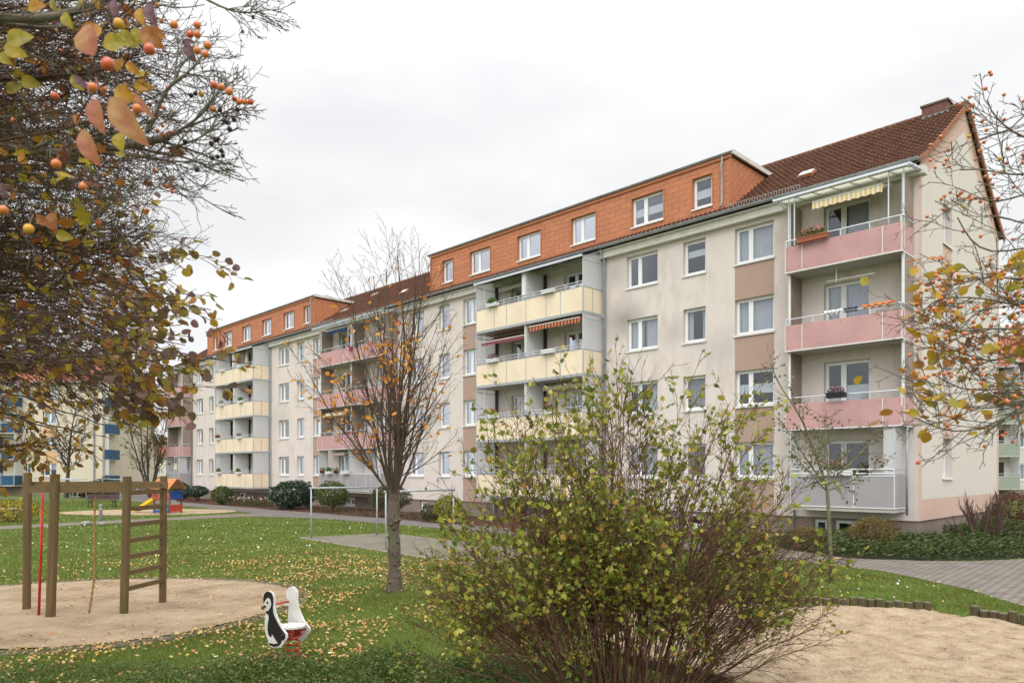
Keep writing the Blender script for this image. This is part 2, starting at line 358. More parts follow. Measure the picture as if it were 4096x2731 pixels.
cd.shift_y=(HZ-1365.5)/4096; cd.clip_start=.05; cd.clip_end=3000
cd.dof.use_dof=True; cd.dof.focus_distance=16; cd.dof.aperture_fstop=7
SC.view_settings.view_transform='Standard'; SC.view_settings.look='None'; SC.view_settings.exposure=0; SC.view_settings.gamma=1
SC.cycles.transparent_max_bounces=24; SC.cycles.max_bounces=7; SC.cycles.diffuse_bounces=3

# ------------------------------------------------------------------ walls, windows
def wall(mb,s0,s1,z0,z1,p,holes,recess,rects=(),m=0,mrev=1,fn=lambda a,pp,z:(a,pp,z)):
    """rectangular wall with openings; holes (a0,a1,z0,z1); rects (a0,a1,z0,z1,matindex)"""
    xs=sorted({round(x,4) for x in [s0,s1]+[h[0] for h in holes]+[h[1] for h in holes]+[r[0] for r in rects]+[r[1] for r in rects] if s0<=x<=s1})
    zs=sorted({round(x,4) for x in [z0,z1]+[h[2] for h in holes]+[h[3] for h in holes]+[r[2] for r in rects]+[r[3] for r in rects] if z0<=x<=z1})
    for i in range(len(xs)-1):
        for j in range(len(zs)-1):
            cx=(xs[i]+xs[i+1])/2; cz=(zs[j]+zs[j+1])/2
            if any(h[0]<cx<h[1] and h[2]<cz<h[3] for h in holes): continue
            mi=m
            for r in rects:
                if r[0]<cx<r[1] and r[2]<cz<r[3]: mi=r[4]
            mb.quad(fn(xs[i],p,zs[j]),fn(xs[i+1],p,zs[j]),fn(xs[i+1],p,zs[j+1]),fn(xs[i],p,zs[j+1]),mi)
    for a,b,c,d in [h[:4] for h in holes]:
        q=p-recess
        mb.quad(fn(a,p,c),fn(a,q,c),fn(a,q,d),fn(a,p,d),mrev); mb.quad(fn(b,p,c),fn(b,p,d),fn(b,q,d),fn(b,q,c),mrev)
        mb.quad(fn(a,p,c),fn(b,p,c),fn(b,q,c),fn(a,q,c),mrev); mb.quad(fn(a,p,d),fn(a,q,d),fn(b,q,d),fn(b,p,d),mrev)
_wc={}
def window_meshes(W,H,splits,sill=True,style='sheer',proj=.23,glass='glass'):
    key=(round(W,2),round(H,2),tuple(splits),sill,style,proj,glass)
    if key in _wc: return _wc[key]
    f=MB(); t=.055
    f.box(0,W,-.07,0,0,t); f.box(0,W,-.07,0,H-t,H); f.box(0,t,-.07,0,t,H-t); f.box(W-t,W,-.07,0,t,H-t)
    xs=[t]+[W*x for x in splits]+[W-t]; g=MB(); s=.06
    for x in splits: f.box(W*x-.03,W*x+.03,-.07,.001,t,H-t)
    for a,b in zip(xs[:-1],xs[1:]):
        a2=a+(.03 if a>t+.01 else 0); b2=b-(.03 if b<W-t-.01 else 0)
        f.box(a2,b2,-.06,.012,t,t+s); f.box(a2,b2,-.06,.012,H-t-s,H-t); f.box(a2,a2+s,-.06,.012,t+s,H-t-s); f.box(b2-s,b2,-.06,.012,t+s,H-t-s)
        g.quad((a2+s,-.03,t+s),(b2-s,-.03,t+s),(b2-s,-.03,H-t-s),(a2+s,-.03,H-t-s))
    cm=None; cmat=None
    if style!='none':
        c=MB(); cmat=M['curtain']
        def sheet(x0,x1,z0,z1,amp=.02,wl=.09):
            n=max(2,int((x1-x0)/.022)); pr=None
            for i in range(n+1):
                x=x0+(x1-x0)*i/n; y=-.16+amp*math.sin(x/wl*6.283)+amp*.5*math.sin(x/wl*2.1)
                cur=((x,y,z0),(x,y,z1))
                if pr: c.quad(pr[0],cur[0],cur[1],pr[1])
                pr=cur
        if style=='sheer': sheet(.03,W-.03,.04,H-.03)
        elif style=='right': sheet(.03,W*.55,.04,H-.03)
        elif style=='split': sheet(.03,W*.3,.04,H-.03); sheet(W*.72,W-.03,.04,H-.03)
        elif style=='half': sheet(.03,W-.03,H*.5,H-.03,.012)
        elif style=='cafe': sheet(.03,W-.03,.04,H*.42,.015)
        elif style=='dark': sheet(.03,W-.03,.04,H-.03,.02,.14); cmat=M['curtaind']
        elif style=='blind': c.box(.04,W-.04,-.105,-.095,H*.35,H*.62); cmat=M['blind']
        elif style=='slat': c.box(.04,W-.04,-.105,-.095,.05,H-.05); cmat=M['blindbrown']
        elif style=='band': c.box(.04,W-.04,-.105,-.095,H*.55,H*.74); cmat=M['blind']
        cm=bpy.data.meshes.new('curtain'); cm.from_pydata(c.v,[],c.f); cm.materials.append(cmat)
        if cmat in (M['curtain'],M['curtaind']): cm.polygons.foreach_set('use_smooth',[True]*len(c.f))
    fm=bpy.data.meshes.new('window'); fm.from_pydata(f.v,[],f.f); fm.materials.append(M['white'])
    gm=bpy.data.meshes.new('pane'); gm.from_pydata(g.v,[],g.f); gm.materials.append(M[glass])
    sm=None
    if sill:
        q=MB(); q.box(-.04,W+.04,.002,proj,-.05,-.012); q.box(-.04,W+.04,proj-.012,proj,-.075,-.05)
        sm=bpy.data.meshes.new('sill'); sm.from_pydata(q.v,[],q.f); sm.materials.append(M['whitem'])
    _wc[key]=(fm,gm,cm,sm); return _wc[key]
def put_window(parent,W,H,loc,splits=(.62,),sill=True,style='sheer',rotz=0,proj=.23,name='window',glass='glass',tilt=False):
    fm,gm,cm,sm=window_meshes(W,H,splits,sill,style,proj,glass)
    o=link(name,fm,parent,loc,rotz); link('pane',gm,o)
    if cm: link('curtain' if style not in('blind','slat','band') else 'blind',cm,o)
    if sm: link('sill',sm,o)
    return o

# ------------------------------------------------------------------ the long apartment house
CX,CY=13.42,23.94
ROT=math.atan2(.7135,-.7007)
BM=Matrix.Translation((CX,CY,0))@Matrix.Rotation(ROT,4,'Z')
def bw(s,p,z): return BM@Vector((s,p,z))          # house frame (along, outward, up) -> world
house=thing('apartment_house','long four storey cream apartment house with orange clad dormers and pink, grey and cream balconies','apartment house',(CX,CY,0),ROT)
LEN=66.0; DEP=10.9; WT=12.15
holes=[];rects=[];wins=[]
STY=['sheer','right','split','half','dark','none','dark','sheer','cafe','blind','band','none','split']
def col(a,b,kind,peach=False,styles=None):
    for k in range(4):
        z=2.18+2.8*k; holes.append((a,b,z,z+1.4))
        st=(styles or [rnd.choice(STY) for _ in range(4)])[k]
        wins.append((a,b-a,1.4,z,kind,st))
        if peach: rects.append((a,b,z-1.4,z,2))
def doors(a,b,styles=None):
    for k in range(4):
        z=1.30+2.8*k; holes.append((a,b,z,z+2.24))
        wins.append((a,b-a,2.24,z,'door',(styles or [rnd.choice(['none','sheer','split','right']) for _ in range(4)])[k]))
for o in (0,33):
    first=o==0
    col(o+4.97,o+6.59,'big',True,['sheer','blind','sheer','sheer'] if first else None)
    col(o+7.88,o+8.94,'one',False,['dark','dark','split','band'] if first else None)
    col(o+10.2,o+11.84,'big',False,['sheer','right','sheer','none'] if first else None)
    col(o+21.4,o+23.04,'big',True); col(o+24.2,o+25.2,'one'); col(o+26.6,o+28.1,'big')
    doors(o+1.5,o+3.1,['slat','blind','sheer','right'] if first else None); doors(o+13.9,o+15.55); doors(o+17.6,o+19.2); doors(o+29.9,o+31.5)
mb=MB(); wall(mb,0,LEN,.78,WT,0,holes,.17,rects)
# gable wall towards the camera's right, in the plane s=0
gh=[(2.73,3.83,2.2+2.8*k,3.62+2.8*k) for k in range(4)]
gr=[(.35,10.55,1.5,12.15,4)]+[(2.73,3.83,3.62+2.8*k,5.0+2.8*k,3) for k in range(3)]
gf=lambda a,pp,z:(-pp,-a,z)
wall(mb,0,DEP,.78,WT,0,gh,.22,gr,3,1,gf)
zi=lambda w_:12.15+(15.45-12.15)*(w_-.35)/5.1
P=[(0,-0.0,12.15),(0,-.35,12.15),(0,-5.45,15.45),(0,-10.55,12.15),(0,-10.9,12.15)]
A=(0,-5.45,16.40);L1=(0,0,12.5);R1=(0,-10.9,12.5);K1=(0,-1.3,13.5);K2=(0,-9.6,13.5)
mb.f.append(tuple(len(mb.v)+i for i in range(5))); mb.v+= [P[0],P[1],P[2],K1,L1]; mb.m.append(3)
mb.tri(P[2],A,K1,3); mb.tri(P[2],K2,A,3)
mb.f.append(tuple(len(mb.v)+i for i in range(5))); mb.v+= [P[4],R1,K2,P[2],P[3]]; mb.m.append(3)
mb.tri(P[1],P[3],P[2],4)
mb.quad((0,0,.78),(LEN,0,.78),(LEN,-.06,.78),(0,-.06,.78),0); mb.quad((0,0,.78),(0,-DEP,.78),(.06,-DEP,.78),(.06,0,.78),3)
# far gable and rear
mb.quad((LEN,0,0),(LEN,-DEP,0),(LEN,-DEP,12.5),(LEN,0,12.5),0); mb.tri((LEN,0,12.5),(LEN,-DEP,12.5),(LEN,-5.45,16.4),0)
mb.quad((0,-DEP,0),(LEN,-DEP,0),(LEN,-DEP,12.5),(0,-DEP,12.5),0)
walls=mb.build('wall',[M['stucco'],M['reveal'],M['peach'],M['peachg'],M['stuccog']],house)
# plinth with cellar windows
ch=[(1.5,2.75),(3.0,3.5),(26.4,27.06),(34.16,35.5),(50.6,52.2),(17.0,18.2),(8.0,8.9)]
pb=MB(); chh=[(a,b,.18,.70) for a,b in ch]
wall(pb,.06,LEN,-.1,.779,-.06,chh,.12,(),0,0); pb.quad((.06,-.06,-.1),(.06,-DEP,-.1),(.06,-DEP,.779),(.06,-.06,.779),0)
pb.build('plinth',M['plinth'],house)
for a,b in ch: put_window(house,b-a,.52,(a,-.18,.18),(.5,) if b-a>1 else (),True,'none',0,.14,'cellar_window','glassd')
for s,W,H,z,kind,st in wins:
    if kind=='one': put_window(house,W,H,(s,-.17,z),(),True,st)
    elif kind=='big': put_window(house,W,H,(s,-.17,z),(.63,),True,st)
    else: put_window(house,W,H,(s,-.17,z),(.60,),False,st,name='balcony_door')
for k in range(4):
    put_window(house,1.1,1.42,(.22,-3.83,2.2+2.8*k),(.5,),True,['none','sheer','sheer','none'][k],math.radians(90),.28)
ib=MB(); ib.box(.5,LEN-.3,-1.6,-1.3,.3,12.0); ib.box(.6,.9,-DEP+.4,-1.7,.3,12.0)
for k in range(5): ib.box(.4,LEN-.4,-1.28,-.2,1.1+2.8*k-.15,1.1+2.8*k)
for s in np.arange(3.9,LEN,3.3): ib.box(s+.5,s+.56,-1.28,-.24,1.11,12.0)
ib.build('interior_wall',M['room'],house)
# cornice, gutters, downpipes
cb_=MB(); cb_.box(.0,LEN,.003,.25,12.15,12.42); cb_.box(.0,LEN,.0,.34,12.42,12.5); cb_.box(-.25,.0,-.1,.25,12.15,12.42)
cb_.build('cornice',M['fascia'],house)
def gutter(s0,s1,p,z,r,name='gutter'):
    g=MB(); n=7; pr=[(p+r*math.cos(math.pi*(1+i/(n-1))),z+r*math.sin(math.pi*(1+i/(n-1)))) for i in range(n)]
    for i in range(n-1):
        (a,b),(c,d)=pr[i],pr[i+1]; g.quad((s0,a,b),(s1,a,b),(s1,c,d),(s0,c,d))
    g.tube([(s0,p+r,z),(s1,p+r,z)],.012,6)
    for s in (s0,s1):
        for i in range(1,n-1): g.tri((s,)+pr[0],(s,)+pr[i],(s,)+pr[i+1])
    x=s0+.4
    while x<s1:
        g.box(x-.012,x+.012,p-r-.02,p+r+.01,z-.004,z+.008); x+=.9
    return g.build(name,M['zinc'],house,True)
gutter(-.15,LEN+.1,.50,12.61,.09)
DORM=[(6.92,26.32),(39.9,59.23)]
for a,b in DORM: gutter(a-.12,b+.15,-.21,15.22,.07)
def pipe(path,r=.045,name='downpipe',mat='zinc'):
    g=MB(); g.tube(path,r,8); return g.build(name,M[mat],house,True)
for s in (13.0,46.15): pipe([(s,.12,.1),(s,.12,11.95),(s,.2,12.15),(s,.42,12.5)],.05)
pipe([(62.0,.12,.1),(62.0,.12,11.95),(62.0,.42,12.5)],.05); pipe([(4.15,.1,.1),(4.15,.1,3.9)],.04); pipe([(.16,.62,1.0),(.16,.62,4.0)],.04)
for a,b in DORM:
    pipe([(a+.35,-.22,15.15),(a+.35,-.22,14.95),(a+.35,-.14,14.75),(a+.35,-.2,14.5),(a+.35,-.2,13.3),(a+.35,-.08,13.08)],.04)
    pipe([(b-.1,-.22,15.15),(b+.05,-.3,14.8),(b+.05,-.4,13.3),(b+.05,-.25,13.15)],.04)
# roof: real pantile relief, row shade painted on the risers
PR=[(.40,12.60),(-.5,13.09),(-1.3,13.60),(-5.45,16.46)]
def roofprof(t):
    L=[math.dist(PR[i],PR[i+1]) for i in range(3)]; d=t*sum(L)
    for i in range(3):
        if d<=L[i] or i==2:
            f=d/L[i]; a,b=PR[i],PR[i+1]; dx,dz=(b[0]-a[0])/L[i],(b[1]-a[1])/L[i]
            return a[0]+(b[0]-a[0])*f,a[1]+(b[1]-a[1])*f,(-dz*-1,dx*-1)
        d-=L[i]
def tiles(s0,s1,parent,name='roof',mat='tile',sub=4):
    TW=.215; rows=20; nc=int((s1-s0)/TW*sub); S=s0+np.arange(nc+1)*(s1-s0)/nc
    wave=.036*np.sin(S/TW*2*math.pi)+.010*np.sin(S/TW*4*math.pi+.6)
    V=[];
    for r in range(rows):
        for e in (0,1):
            t=(r+e)/rows; p,z,n=roofprof(min(t,1)); off=.10 if e==0 else .0
            nx,nz=abs(n[0]),abs(n[1]); h=wave*(1.0)+off
            V.append(np.stack([S,p+h*.55,z+h*.83],1))
    V=np.concatenate(V); W_=nc+1; R=rows*2; Fc=[]
    i=np.arange(nc)
    for r in range(R-1):
        a=r*W_+i; Fc.append(np.stack([a+1,a,a+W_,a+W_+1],1))
    o=np_mesh(name,V,np.concatenate(Fc),[M[mat],M['tilelip']],parent); mi=np.zeros(nc*(R-1),dtype=np.int32).reshape(R-1,nc); mi[1::2]=1; o.data.polygons.foreach_set('material_index',mi.ravel()); return o  # riser faces get the dark lip colour as painted shade
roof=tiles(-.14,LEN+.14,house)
rb=MB()
for (a,b),(c,d) in zip(PR[:-1],PR[1:]):          # rear slope and soffit
    rb.quad((-.14,-10.9-a,b),(LEN+.14,-10.9-a,b),(LEN+.14,-10.9-c,d),(-.14,-10.9-c,d))
    rb.quad((-.14,a,b-.06),(LEN+.14,a,b-.06),(LEN+.14,c,d-.06),(-.14,c,d-.06))
rb.build('rear_slope',M['tile'],roof)
vb=MB()
for sgn in (0,1):
    for (a,b),(c,d) in zip(PR[:-1],PR[1:]):
        n=max(1,int(math.dist((a,b),(c,d))/.33))
        for i in range(n):
            f0,f1=i/n,(i+1)/n; p0=a+(c-a)*f0; z0=b+(d-b)*f0; p1=a+(c-a)*f1; z1=b+(d-b)*f1
            if sgn: p0,p1=-10.9-p0,-10.9-p1
            vb.bar((-.14,p0,z0-.02),(-.14,p1,z1-.05),.07,.20)
vb.build('verge_tile',M['verge'],roof)
cbp=MB(); s=-.15
while s<LEN+.1: cbp.tube([(s,-5.45,16.47),(s+.38,-5.45,16.485)],[.12,.10],8); s+=.36
cbp.build('ridge_cap',M['ridge'],roof,True)
for (s,p,z) in ((4.4,-1.6,13.86),(37.9,-1.6,13.86),(37.0,-3.6,15.2),(31.5,-2.2,14.2)):
    g=MB(); g.bar((s-.3,p+.05,z+.1),(s+.3,p+.05,z+.1),.5,.10,1,(0,.55,.83)); g.bar((s-.24,p+.08,z+.17),(s+.24,p+.08,z+.17),.42,.03,0,(0,.55,.83))
    g.build('skylight',[M['whitem'],M['verge']],roof)
for a,b in ((3.9,6.85),(36.6,39.8)):                # snow guards
    g=MB(); p,z=.18,12.74
    for h in (.03,.21): g.tube([(a,p,z+h),(b,p,z+h)],.011,5)
    x=a
    while x<=b: g.bar((x,p,z+.0),(x,p,z+.22),.012,.012); x+=.11
    for x in np.arange(a+.3,b,.8): g.bar((x,p,z+.2),(x,p-.25,z+.12),.02,.02)
    g.build('snow_guard',M['galv'],roof)
ch_=MB(); ch_.box(.43,1.32,-5.92,-4.94,15.9,16.62,0); ch_.box(.38,1.37,-5.97,-4.89,16.62,16.69,0); ch_.box(.40,1.35,-5.95,-4.9,15.9,16.22,1)
ch_.build('chimney',[M['brick'],M['lead']],roof)
# dormers
DW=[[(7.76,8.67),(10.11,11.78),(13.85,15.36),(17.39,19.05),(21.14,22.8),(24.27,25.22)],[(40.62,41.48),(42.96,44.61),(46.63,48.24),(50.33,51.97),(53.95,55.62),(57.01,57.96)]]
for di,(a,b) in enumerate(DORM):
    d=MB(); hl=[(x0,x1,13.36,14.63) for x0,x1 in DW[di]]
    wall(d,a,b,12.95,15.02,-.3,hl,.14,(),0,2)
    for x0,x1 in DW[di]:
        for q in ((x0-.05,x0),(x1,x1+.05)): d.box(q[0],q[1],-.297,-.27,13.33,14.66,2)
        d.box(x0-.05,x1+.05,-.297,-.265,14.63,14.68,2)
    for s in (a,b): d.quad((s,-.3,12.9),(s,-4.0,12.9),(s,-4.0,15.05),(s,-.3,15.05),1)
    d.box(a-.0,a+.06,-.297,-.26,13.0,15.0,2); d.box(b-.06,b,-.297,-.26,13.0,15.0,2)
    d.box(a-.04,b+.04,-.31,-.235,15.02,15.17,2); d.box(a-.1,b+.1,-3.9,-.24,15.17,15.25,3)
    d.box(a-.14,a-.06,-3.95,-.2,15.12,15.30,4); d.box(b+.06,b+.14,-3.95,-.2,15.12,15.30,4)
    d.build('dormer',[M['dormer'],M['cheek'],M['orange'],M['zinc'],M['fascia']],house)
    for i,(x0,x1) in enumerate(DW[di]):
        st=[['blind','blind','none','band','none','half'],['none','none','half','none','none','sheer']][di][i]
        put_window(house,x1-x0,1.27,(x0,-.44,13.36),(.6,) if x1-x0>1.2 else (),True,st,0,.2)
# ------------------------------------------------------------------ balconies
def rail(parent,s0,s1,p,z,bars,side=(True,True),r=.02):
    g=MB()
    for h in bars:
        g.tube([(s0,p,z+h),(s1,p,z+h)],r,6)
        if side[0]: g.tube([(s0,p,z+h),(s0,.1,z+h)],r,6)
        if side[1]: g.tube([(s1,p,z+h),(s1,.1,z+h)],r,6)
    n=max(2,int((s1-s0)/.95)); lo=z-.05
    for i in range(n+1):
        s=s0+.03+(s1-s0-.06)*i/n; g.box(s-.017,s+.017,p-.015,p+.015,lo,z+max(bars))
    return g.build('handrail',M['alu'],parent)
def awning(parent,s0,s1,p0,z0,out,drop,mat,val=.2):
    """stretched cloth with a scalloped valance"""
    g=MB(); n=int((s1-s0)/.05); 
    g.quad((s0,p0,z0),(s1,p0,z0),(s1,p0+out,z0-drop),(s0,p0+out,z0-drop)); pr=None
    for i in range(n+1):
        s=s0+(s1-s0)*i/n; zz=z0-drop-val+.05*abs(math.sin((s-s0)*math.pi/.26)); cur=((s,p0+out,z0-drop),(s,p0+out+.01,zz))
        if pr: g.quad(pr[0],cur[0],cur[1],pr[1])
        pr=cur
    for s in (s0,s1): g.tri((s,p0,z0),(s,p0+out,z0-drop),(s,p0+out-.01,z0-drop-.14))
    o=g.build('awning',M[mat],parent)
    h=MB(); h.tube([(s0,p0+out,z0-drop),(s1,p0+out,z0-drop)],.025,6); h.tube([(s0,p0,z0+.02),(s1,p0,z0+.02)],.045,6)
    for s in (s0+.12,s1-.12): h.tube([(s,p0,z0),(s,p0+out,z0-drop)],.014,5)
    h.build('awning_rod',M['whitem'],parent); return o
def pink_balcony(o,dbl,far=False):
    """o: list of wing positions; three upper floors with pink panels, the lowest grey"""
    s0,s1=o; W0=s0-.03; W1=s1+.06; res=[]
    walls_=[s0,s1-.0]+([33.0] if dbl else [])
    joints=[s0+.55,s1-.55] if not dbl else [s0+.55,s0+3.3,33.0,s1-3.3,s1-.55]
    for k in range(4):
        zf=1.22+2.8*k; p=1.18 if k else 1.15
        a,b=(W0,W1) if k else (s0+.2,s1-.12)
        m=MB(); m.box(a+.02,b-.02,.004,p-.03,zf-.14,zf); bal=m.build('balcony',M['slab'],house); res.append(bal)
        zt=zf+.80 if k else zf+1.04; zb=zf-.09 if k else zf+.03; pm=M['pink'] if k else M['grey']
        pts=[a]+(joints if k else [a+(b-a)*x for x in ((.37,.63,) if not dbl else (.14,.22,.36,.5,.62,.8))])+[b]
        for x0,x1 in zip(pts[:-1],pts[1:]):
            g=MB(); g.box(x0+.014,x1-.014,p-.012,p,zb,zt)
            if k:
                nb=max(1,int((x1-x0)/.62))
                for i in range(nb+1):
                    x=x0+.09+(x1-x0-.18)*i/nb
                    for z in (zb+.12,zt-.1): g.box(x-.013,x+.013,p,p+.005,z-.013,z+.013,1)
            g.build('parapet_panel',[pm,M['bolt']],bal)
        for x in (a,b):
            g=MB(); g.box(x-.006,x+.006,.06,p-.02,zb,zt); g.build('parapet_panel',pm,bal)
        g=MB()
        for x in pts: g.box(x-.012,x+.012,p-.02,p+.004,zb-.03,zt)
        g.box(a-.01,b+.01,p-.03,p+.012,zb-.045,zb-.005)
        for x in (a,b): g.box(x-.012,x+.012,.03,p,zb-.045,zb-.005)
        if k==0: g.box(a-.01,b+.01,p-.03,p+.012,zt,zt+.03)
        g.build('panel_trim',M['whitem'],bal)
        rail(bal,a,b,p-.02,zt,[.22] if k else [.10,.24],(True,True),.024)
        # side walls of this storey
        ztop=zf+2.66 if k<3 else zf+2.42
        for x in walls_:
            if k:
                g=MB(); g.box(x-.03,x+.03,.02,.93,zf,ztop,0); g.box(x-.04,x+.04,.93,.965,zf-.0,ztop,1); g.build('side_wall',[M['brown'],M['whitem']],bal)
            else:
                xx=x if x==33.0 else (a if x==s0 else b)
                g=MB(); g.box(xx-.01,xx+.01,.5,p-.06,zt+.04,zf+2.66,0); g.box(xx-.02,xx+.02,p-.06,p-.02,zt,zf+2.66,1); g.box(xx-.02,xx+.02,.46,.5,zt,zf+2.66,1)
                g.build('side_screen',[M['screen'],M['alu']],bal)
                if x==s0:
                    g=MB(); g.box(a,a+.34,p-.05,p-.03,zt+.04,zf+2.66,0); g.build('side_screen',M['screen'],bal)
        if dbl and k==0:
            g=MB(); g.box(32.97,33.03,.02,p-.1,zf,zf+2.66); g.build('divider',M['whitem'],bal)
    # canopy over the top balcony
    bal=res[3]; zc=12.10
    c=MB(); c.quad((W0-.25,.26,12.30),(W1+.3,.26,12.30),(W1+.3,1.38,zc+.05),(W0-.25,1.38,zc+.05)); c.build('canopy',M['canopyglass'],bal)
    c=MB(); c.bar((W0-.3,1.38,zc+.04),(W1+.36,1.38,zc+.04),.06,.08); c.bar((W0-.3,1.30,zc+.0),(W1+.36,1.30,zc+.0),.03,.05); c.bar((W0-.3,.28,12.28),(W1+.3,.28,12.28),.04,.06)
    x=W0-.25
    while x<W1+.35: c.bar((x,.28,12.27),(x,1.38,zc+.0),.04,.06); x+=.62
    for x in (W0-.28,W1+.34): c.bar((x,.28,12.3),(x,1.42,zc+.05),.05,.07)
    for x in (W0+.0,s0+.42,W1-.05,s1-.2)+((32.7,33.3) if dbl else ()): c.bar((x,1.0,10.5),(x,1.0,zc+.12),.04,.04)
    c.bar((W1+.3,1.2,zc+.05),(s1+.04,.3,11.6),.04,.04)
    c.build('canopy_frame',M['alu'],bal)
    return res
PA=pink_balcony((.17,3.93),False)
PB=pink_balcony((29.25,36.85),True)
PC=pink_balcony((62.07,65.75),False)
def cream_balcony(o):
    s0,s1,p=o+13.18,o+20.32,1.44; J=[o+x for x in (13.18,14.51,15.41,16.73,18.08,18.97,20.32)]; res=[]
    for k in range(4):
        zf=1.20+2.8*k; zb=zf+.03; zt=zf+1.08
        m=MB(); m.box(s0+.02,s1-.02,.004,p-.02,zf-.09,zf); bal=m.build('balcony',M['slab'],house); res.append(bal)
        for x0,x1 in zip(J[:-1],J[1:]):
            g=MB(); g.box(x0+.018,x1-.018,p-.012,p,zb,zt); g.build('parapet_panel',M['cream'],bal)
        for x in (s0,s1):
            for y0,y1 in ((.12,.74),(.78,p-.03)):
                g=MB(); g.box(x-.006,x+.006,y0,y1,zb,zt); g.build('parapet_panel',M['cream'],bal)
        g=MB()
        for x in J: g.box(x-.02,x+.02,p-.03,p+.006,zb-.03,zt+.02)
        g.box(s0-.015,s1+.015,p-.04,p+.014,zf-.1,zb); g.box(s0-.015,s1+.015,p-.03,p+.008,zt,zt+.03)
        for x in (s0,s1):
            g.box(x-.014,x+.014,.05,p,zf-.1,zb); g.box(x-.012,x+.012,.05,p,zt,zt+.03); g.box(x-.015,x+.015,.745,.775,zb,zt)
        g.build('panel_trim',M['galv'],bal)
        rail(bal,s0,s1,p-.02,zt+.02,[.11,.24],(False,False),.02)
        ztop=zf+2.70 if k<3 else zf+2.5
        for x in (s0,s1):
            g=MB(); g.quad((x,.1,zt+.04),(x,p-.04,zt+.04),(x,p-.04,ztop),(x,.1,ztop+(.25 if k==3 else 0)),0)
            g.box(x-.02,x+.02,p-.04,p,zt,ztop,1); g.box(x-.02,x+.02,.06,.1,zt,ztop,1); g.box(x-.015,x+.015,.1,p-.04,ztop-.2,ztop-.17,1); g.box(x-.018,x+.018,.1,p-.04,zt+.03,zt+.07,1)
            g.build('side_screen',[M['screen'],M['alu']],bal)
        mid=o+16.84
        g=MB(); g.box(mid-.03,mid+.03,.02,p-.1,zf,ztop); g.box(mid-.0,mid+.22 if k==3 else mid+.04,p-.1,p-.05,zf,ztop); g.build('divider',M['whitem'],bal)
        for x in (s1-.1,mid-.12):
            g=MB(); g.box(x-.06,x+.06,.06,.14,zf,ztop); g.build('support_post',M['dark'],bal)
        for x in (s1-.5,):
            g=MB(); g.tube([(x,p-.1,zt),(x,p-.1,ztop)],.018,6); g.build('support_post',M['alu'],bal)
    bal=res[3]
    c=MB(); c.quad((s0-.05,.25,12.42),(s1+.05,.25,12.42),(s1+.05,p+.12,12.06),(s0-.05,p+.12,12.06),0); c.bar((s0-.06,p+.12,12.05),(s1+.06,p+.12,12.05),.05,.1,1)
    for x in (s0,s1,o+15,o+18.5): c.bar((x,.25,12.38),(x,p+.1,12.03),.04,.05,1)
    c.build('canopy',[M['dark'],M['alu']],bal)
    for x in (s0-.12,s1+.1):
        c=MB(); c.box(x-.04,x+.04,.02,.12,.05,12.1)
        for k in range(4): c.box(x-.1,x+.1,.12,.16,1.05+2.8*k,1.2+2.8*k)
        c.build('steel_post',M['galv'],house)
    return res
YA=cream_balcony(0); YB=cream_balcony(33)
awning(PA[3],.75,3.05,.25,12.02,.85,.20,'aw_y',.28)
awning(YA[2],13.4,16.6,.6,9.46,.80,.10,'aw_o',.26); awning(YA[2],16.95,20.0,.35,9.45,1.0,.42,'aw_r',.2)
awning(YA[3],17.3,19.6,.2,11.95,.35,.1,'aw_w',.18); awning(YA[1],13.8,16.4,.2,6.6,.4,.1,'aw_w',.2)
awning(PB[3],33.3,36.0,.25,12.1,.7,.22,'aw_b',.28); awning(PB[1],33.6,36.2,.25,6.55,.7,.2,'aw_y',.22); awning(PB[0],34.2,36.0,.25,3.8,.5,.1,'aw_p',.2)
g=MB(); g.tube([(1.0,1.0,8.98),(2.6,1.0,8.98)],.012,5); g.tube([(2.3,.9,9.4),(2.3,.95,8.9)],.01,5); g.build('drying_pole',M['whitem'],PA[2])
def leafcards(mb,c,r,n,size,m=0,flat=1.0,rg=None):
    q=rg or rnd
    for _ in range(n):
        u=Vector((q.gauss(0,1),q.gauss(0,1),q.gauss(0,1))).normalized()*(q.random()**.4)
        p=Vector(c)+Vector((u.x*r[0],u.y*r[1],u.z*r[2])); a=Vector((q.gauss(0,1),q.gauss(0,1),q.gauss(0,1))).normalized(); b=a.cross(Vector((q.gauss(0,1),q.gauss(0,1),q.gauss(0,1)))).normalized()
        s=size*q.uniform(.6,1.3); mb.quad(p-a*s,p-b*s*.55,p+a*s,p+b*s*.55,m)
def flowerbox(name,label,s,p,z,W,boxmat,plants,group='flower boxes on the balcony rails',fl=None,dens=1.0,hgt=.12,holder=False):
    t=thing(name,label,'flower box',bw(s,p,z),ROT,group)
    b=MB(); H=.17
    pts=[(-.09,0),(.09,0),(.11,H),(-.11,H)]
    b.prism(pts,lambda a,c,tt:(tt,a,c),-W/2,W/2); 
    if holder: b.box(-W/2-.02,W/2+.02,.115,.125,.0,.05); b.box(-W/2-.02,W/2+.02,.115,.125,.10,.15)
    else: b.box(-W/2-.01,W/2+.01,.10,.125,H-.03,H+.005)
    b.build('trough',M[boxmat],t)
    if plants:
        g=MB(); leafcards(g,(0,.02,H+hgt*.8),(W*.5,.15,hgt*1.5),int(260*W*dens),.05); g.build('plants',M[plants],t)
    if fl:
        g=MB(); leafcards(g,(0,.06,H+hgt*1.6),(W*.48,.15,hgt*1.1),int(90*W*dens),.04); g.build('blossoms',M[fl],t)
    return t
R_='flower_box'
flowerbox(R_,'terracotta trough of red and pink flowers on the topmost pink balcony at the right end',2.95,1.30,10.42,1.05,'terra','foliage',fl='fl_red')
flowerbox(R_,'black trough of brown heather on the lowest pink balcony at the right end',2.16,1.28,4.92,.62,'plastic','fl_heather',hgt=.1)
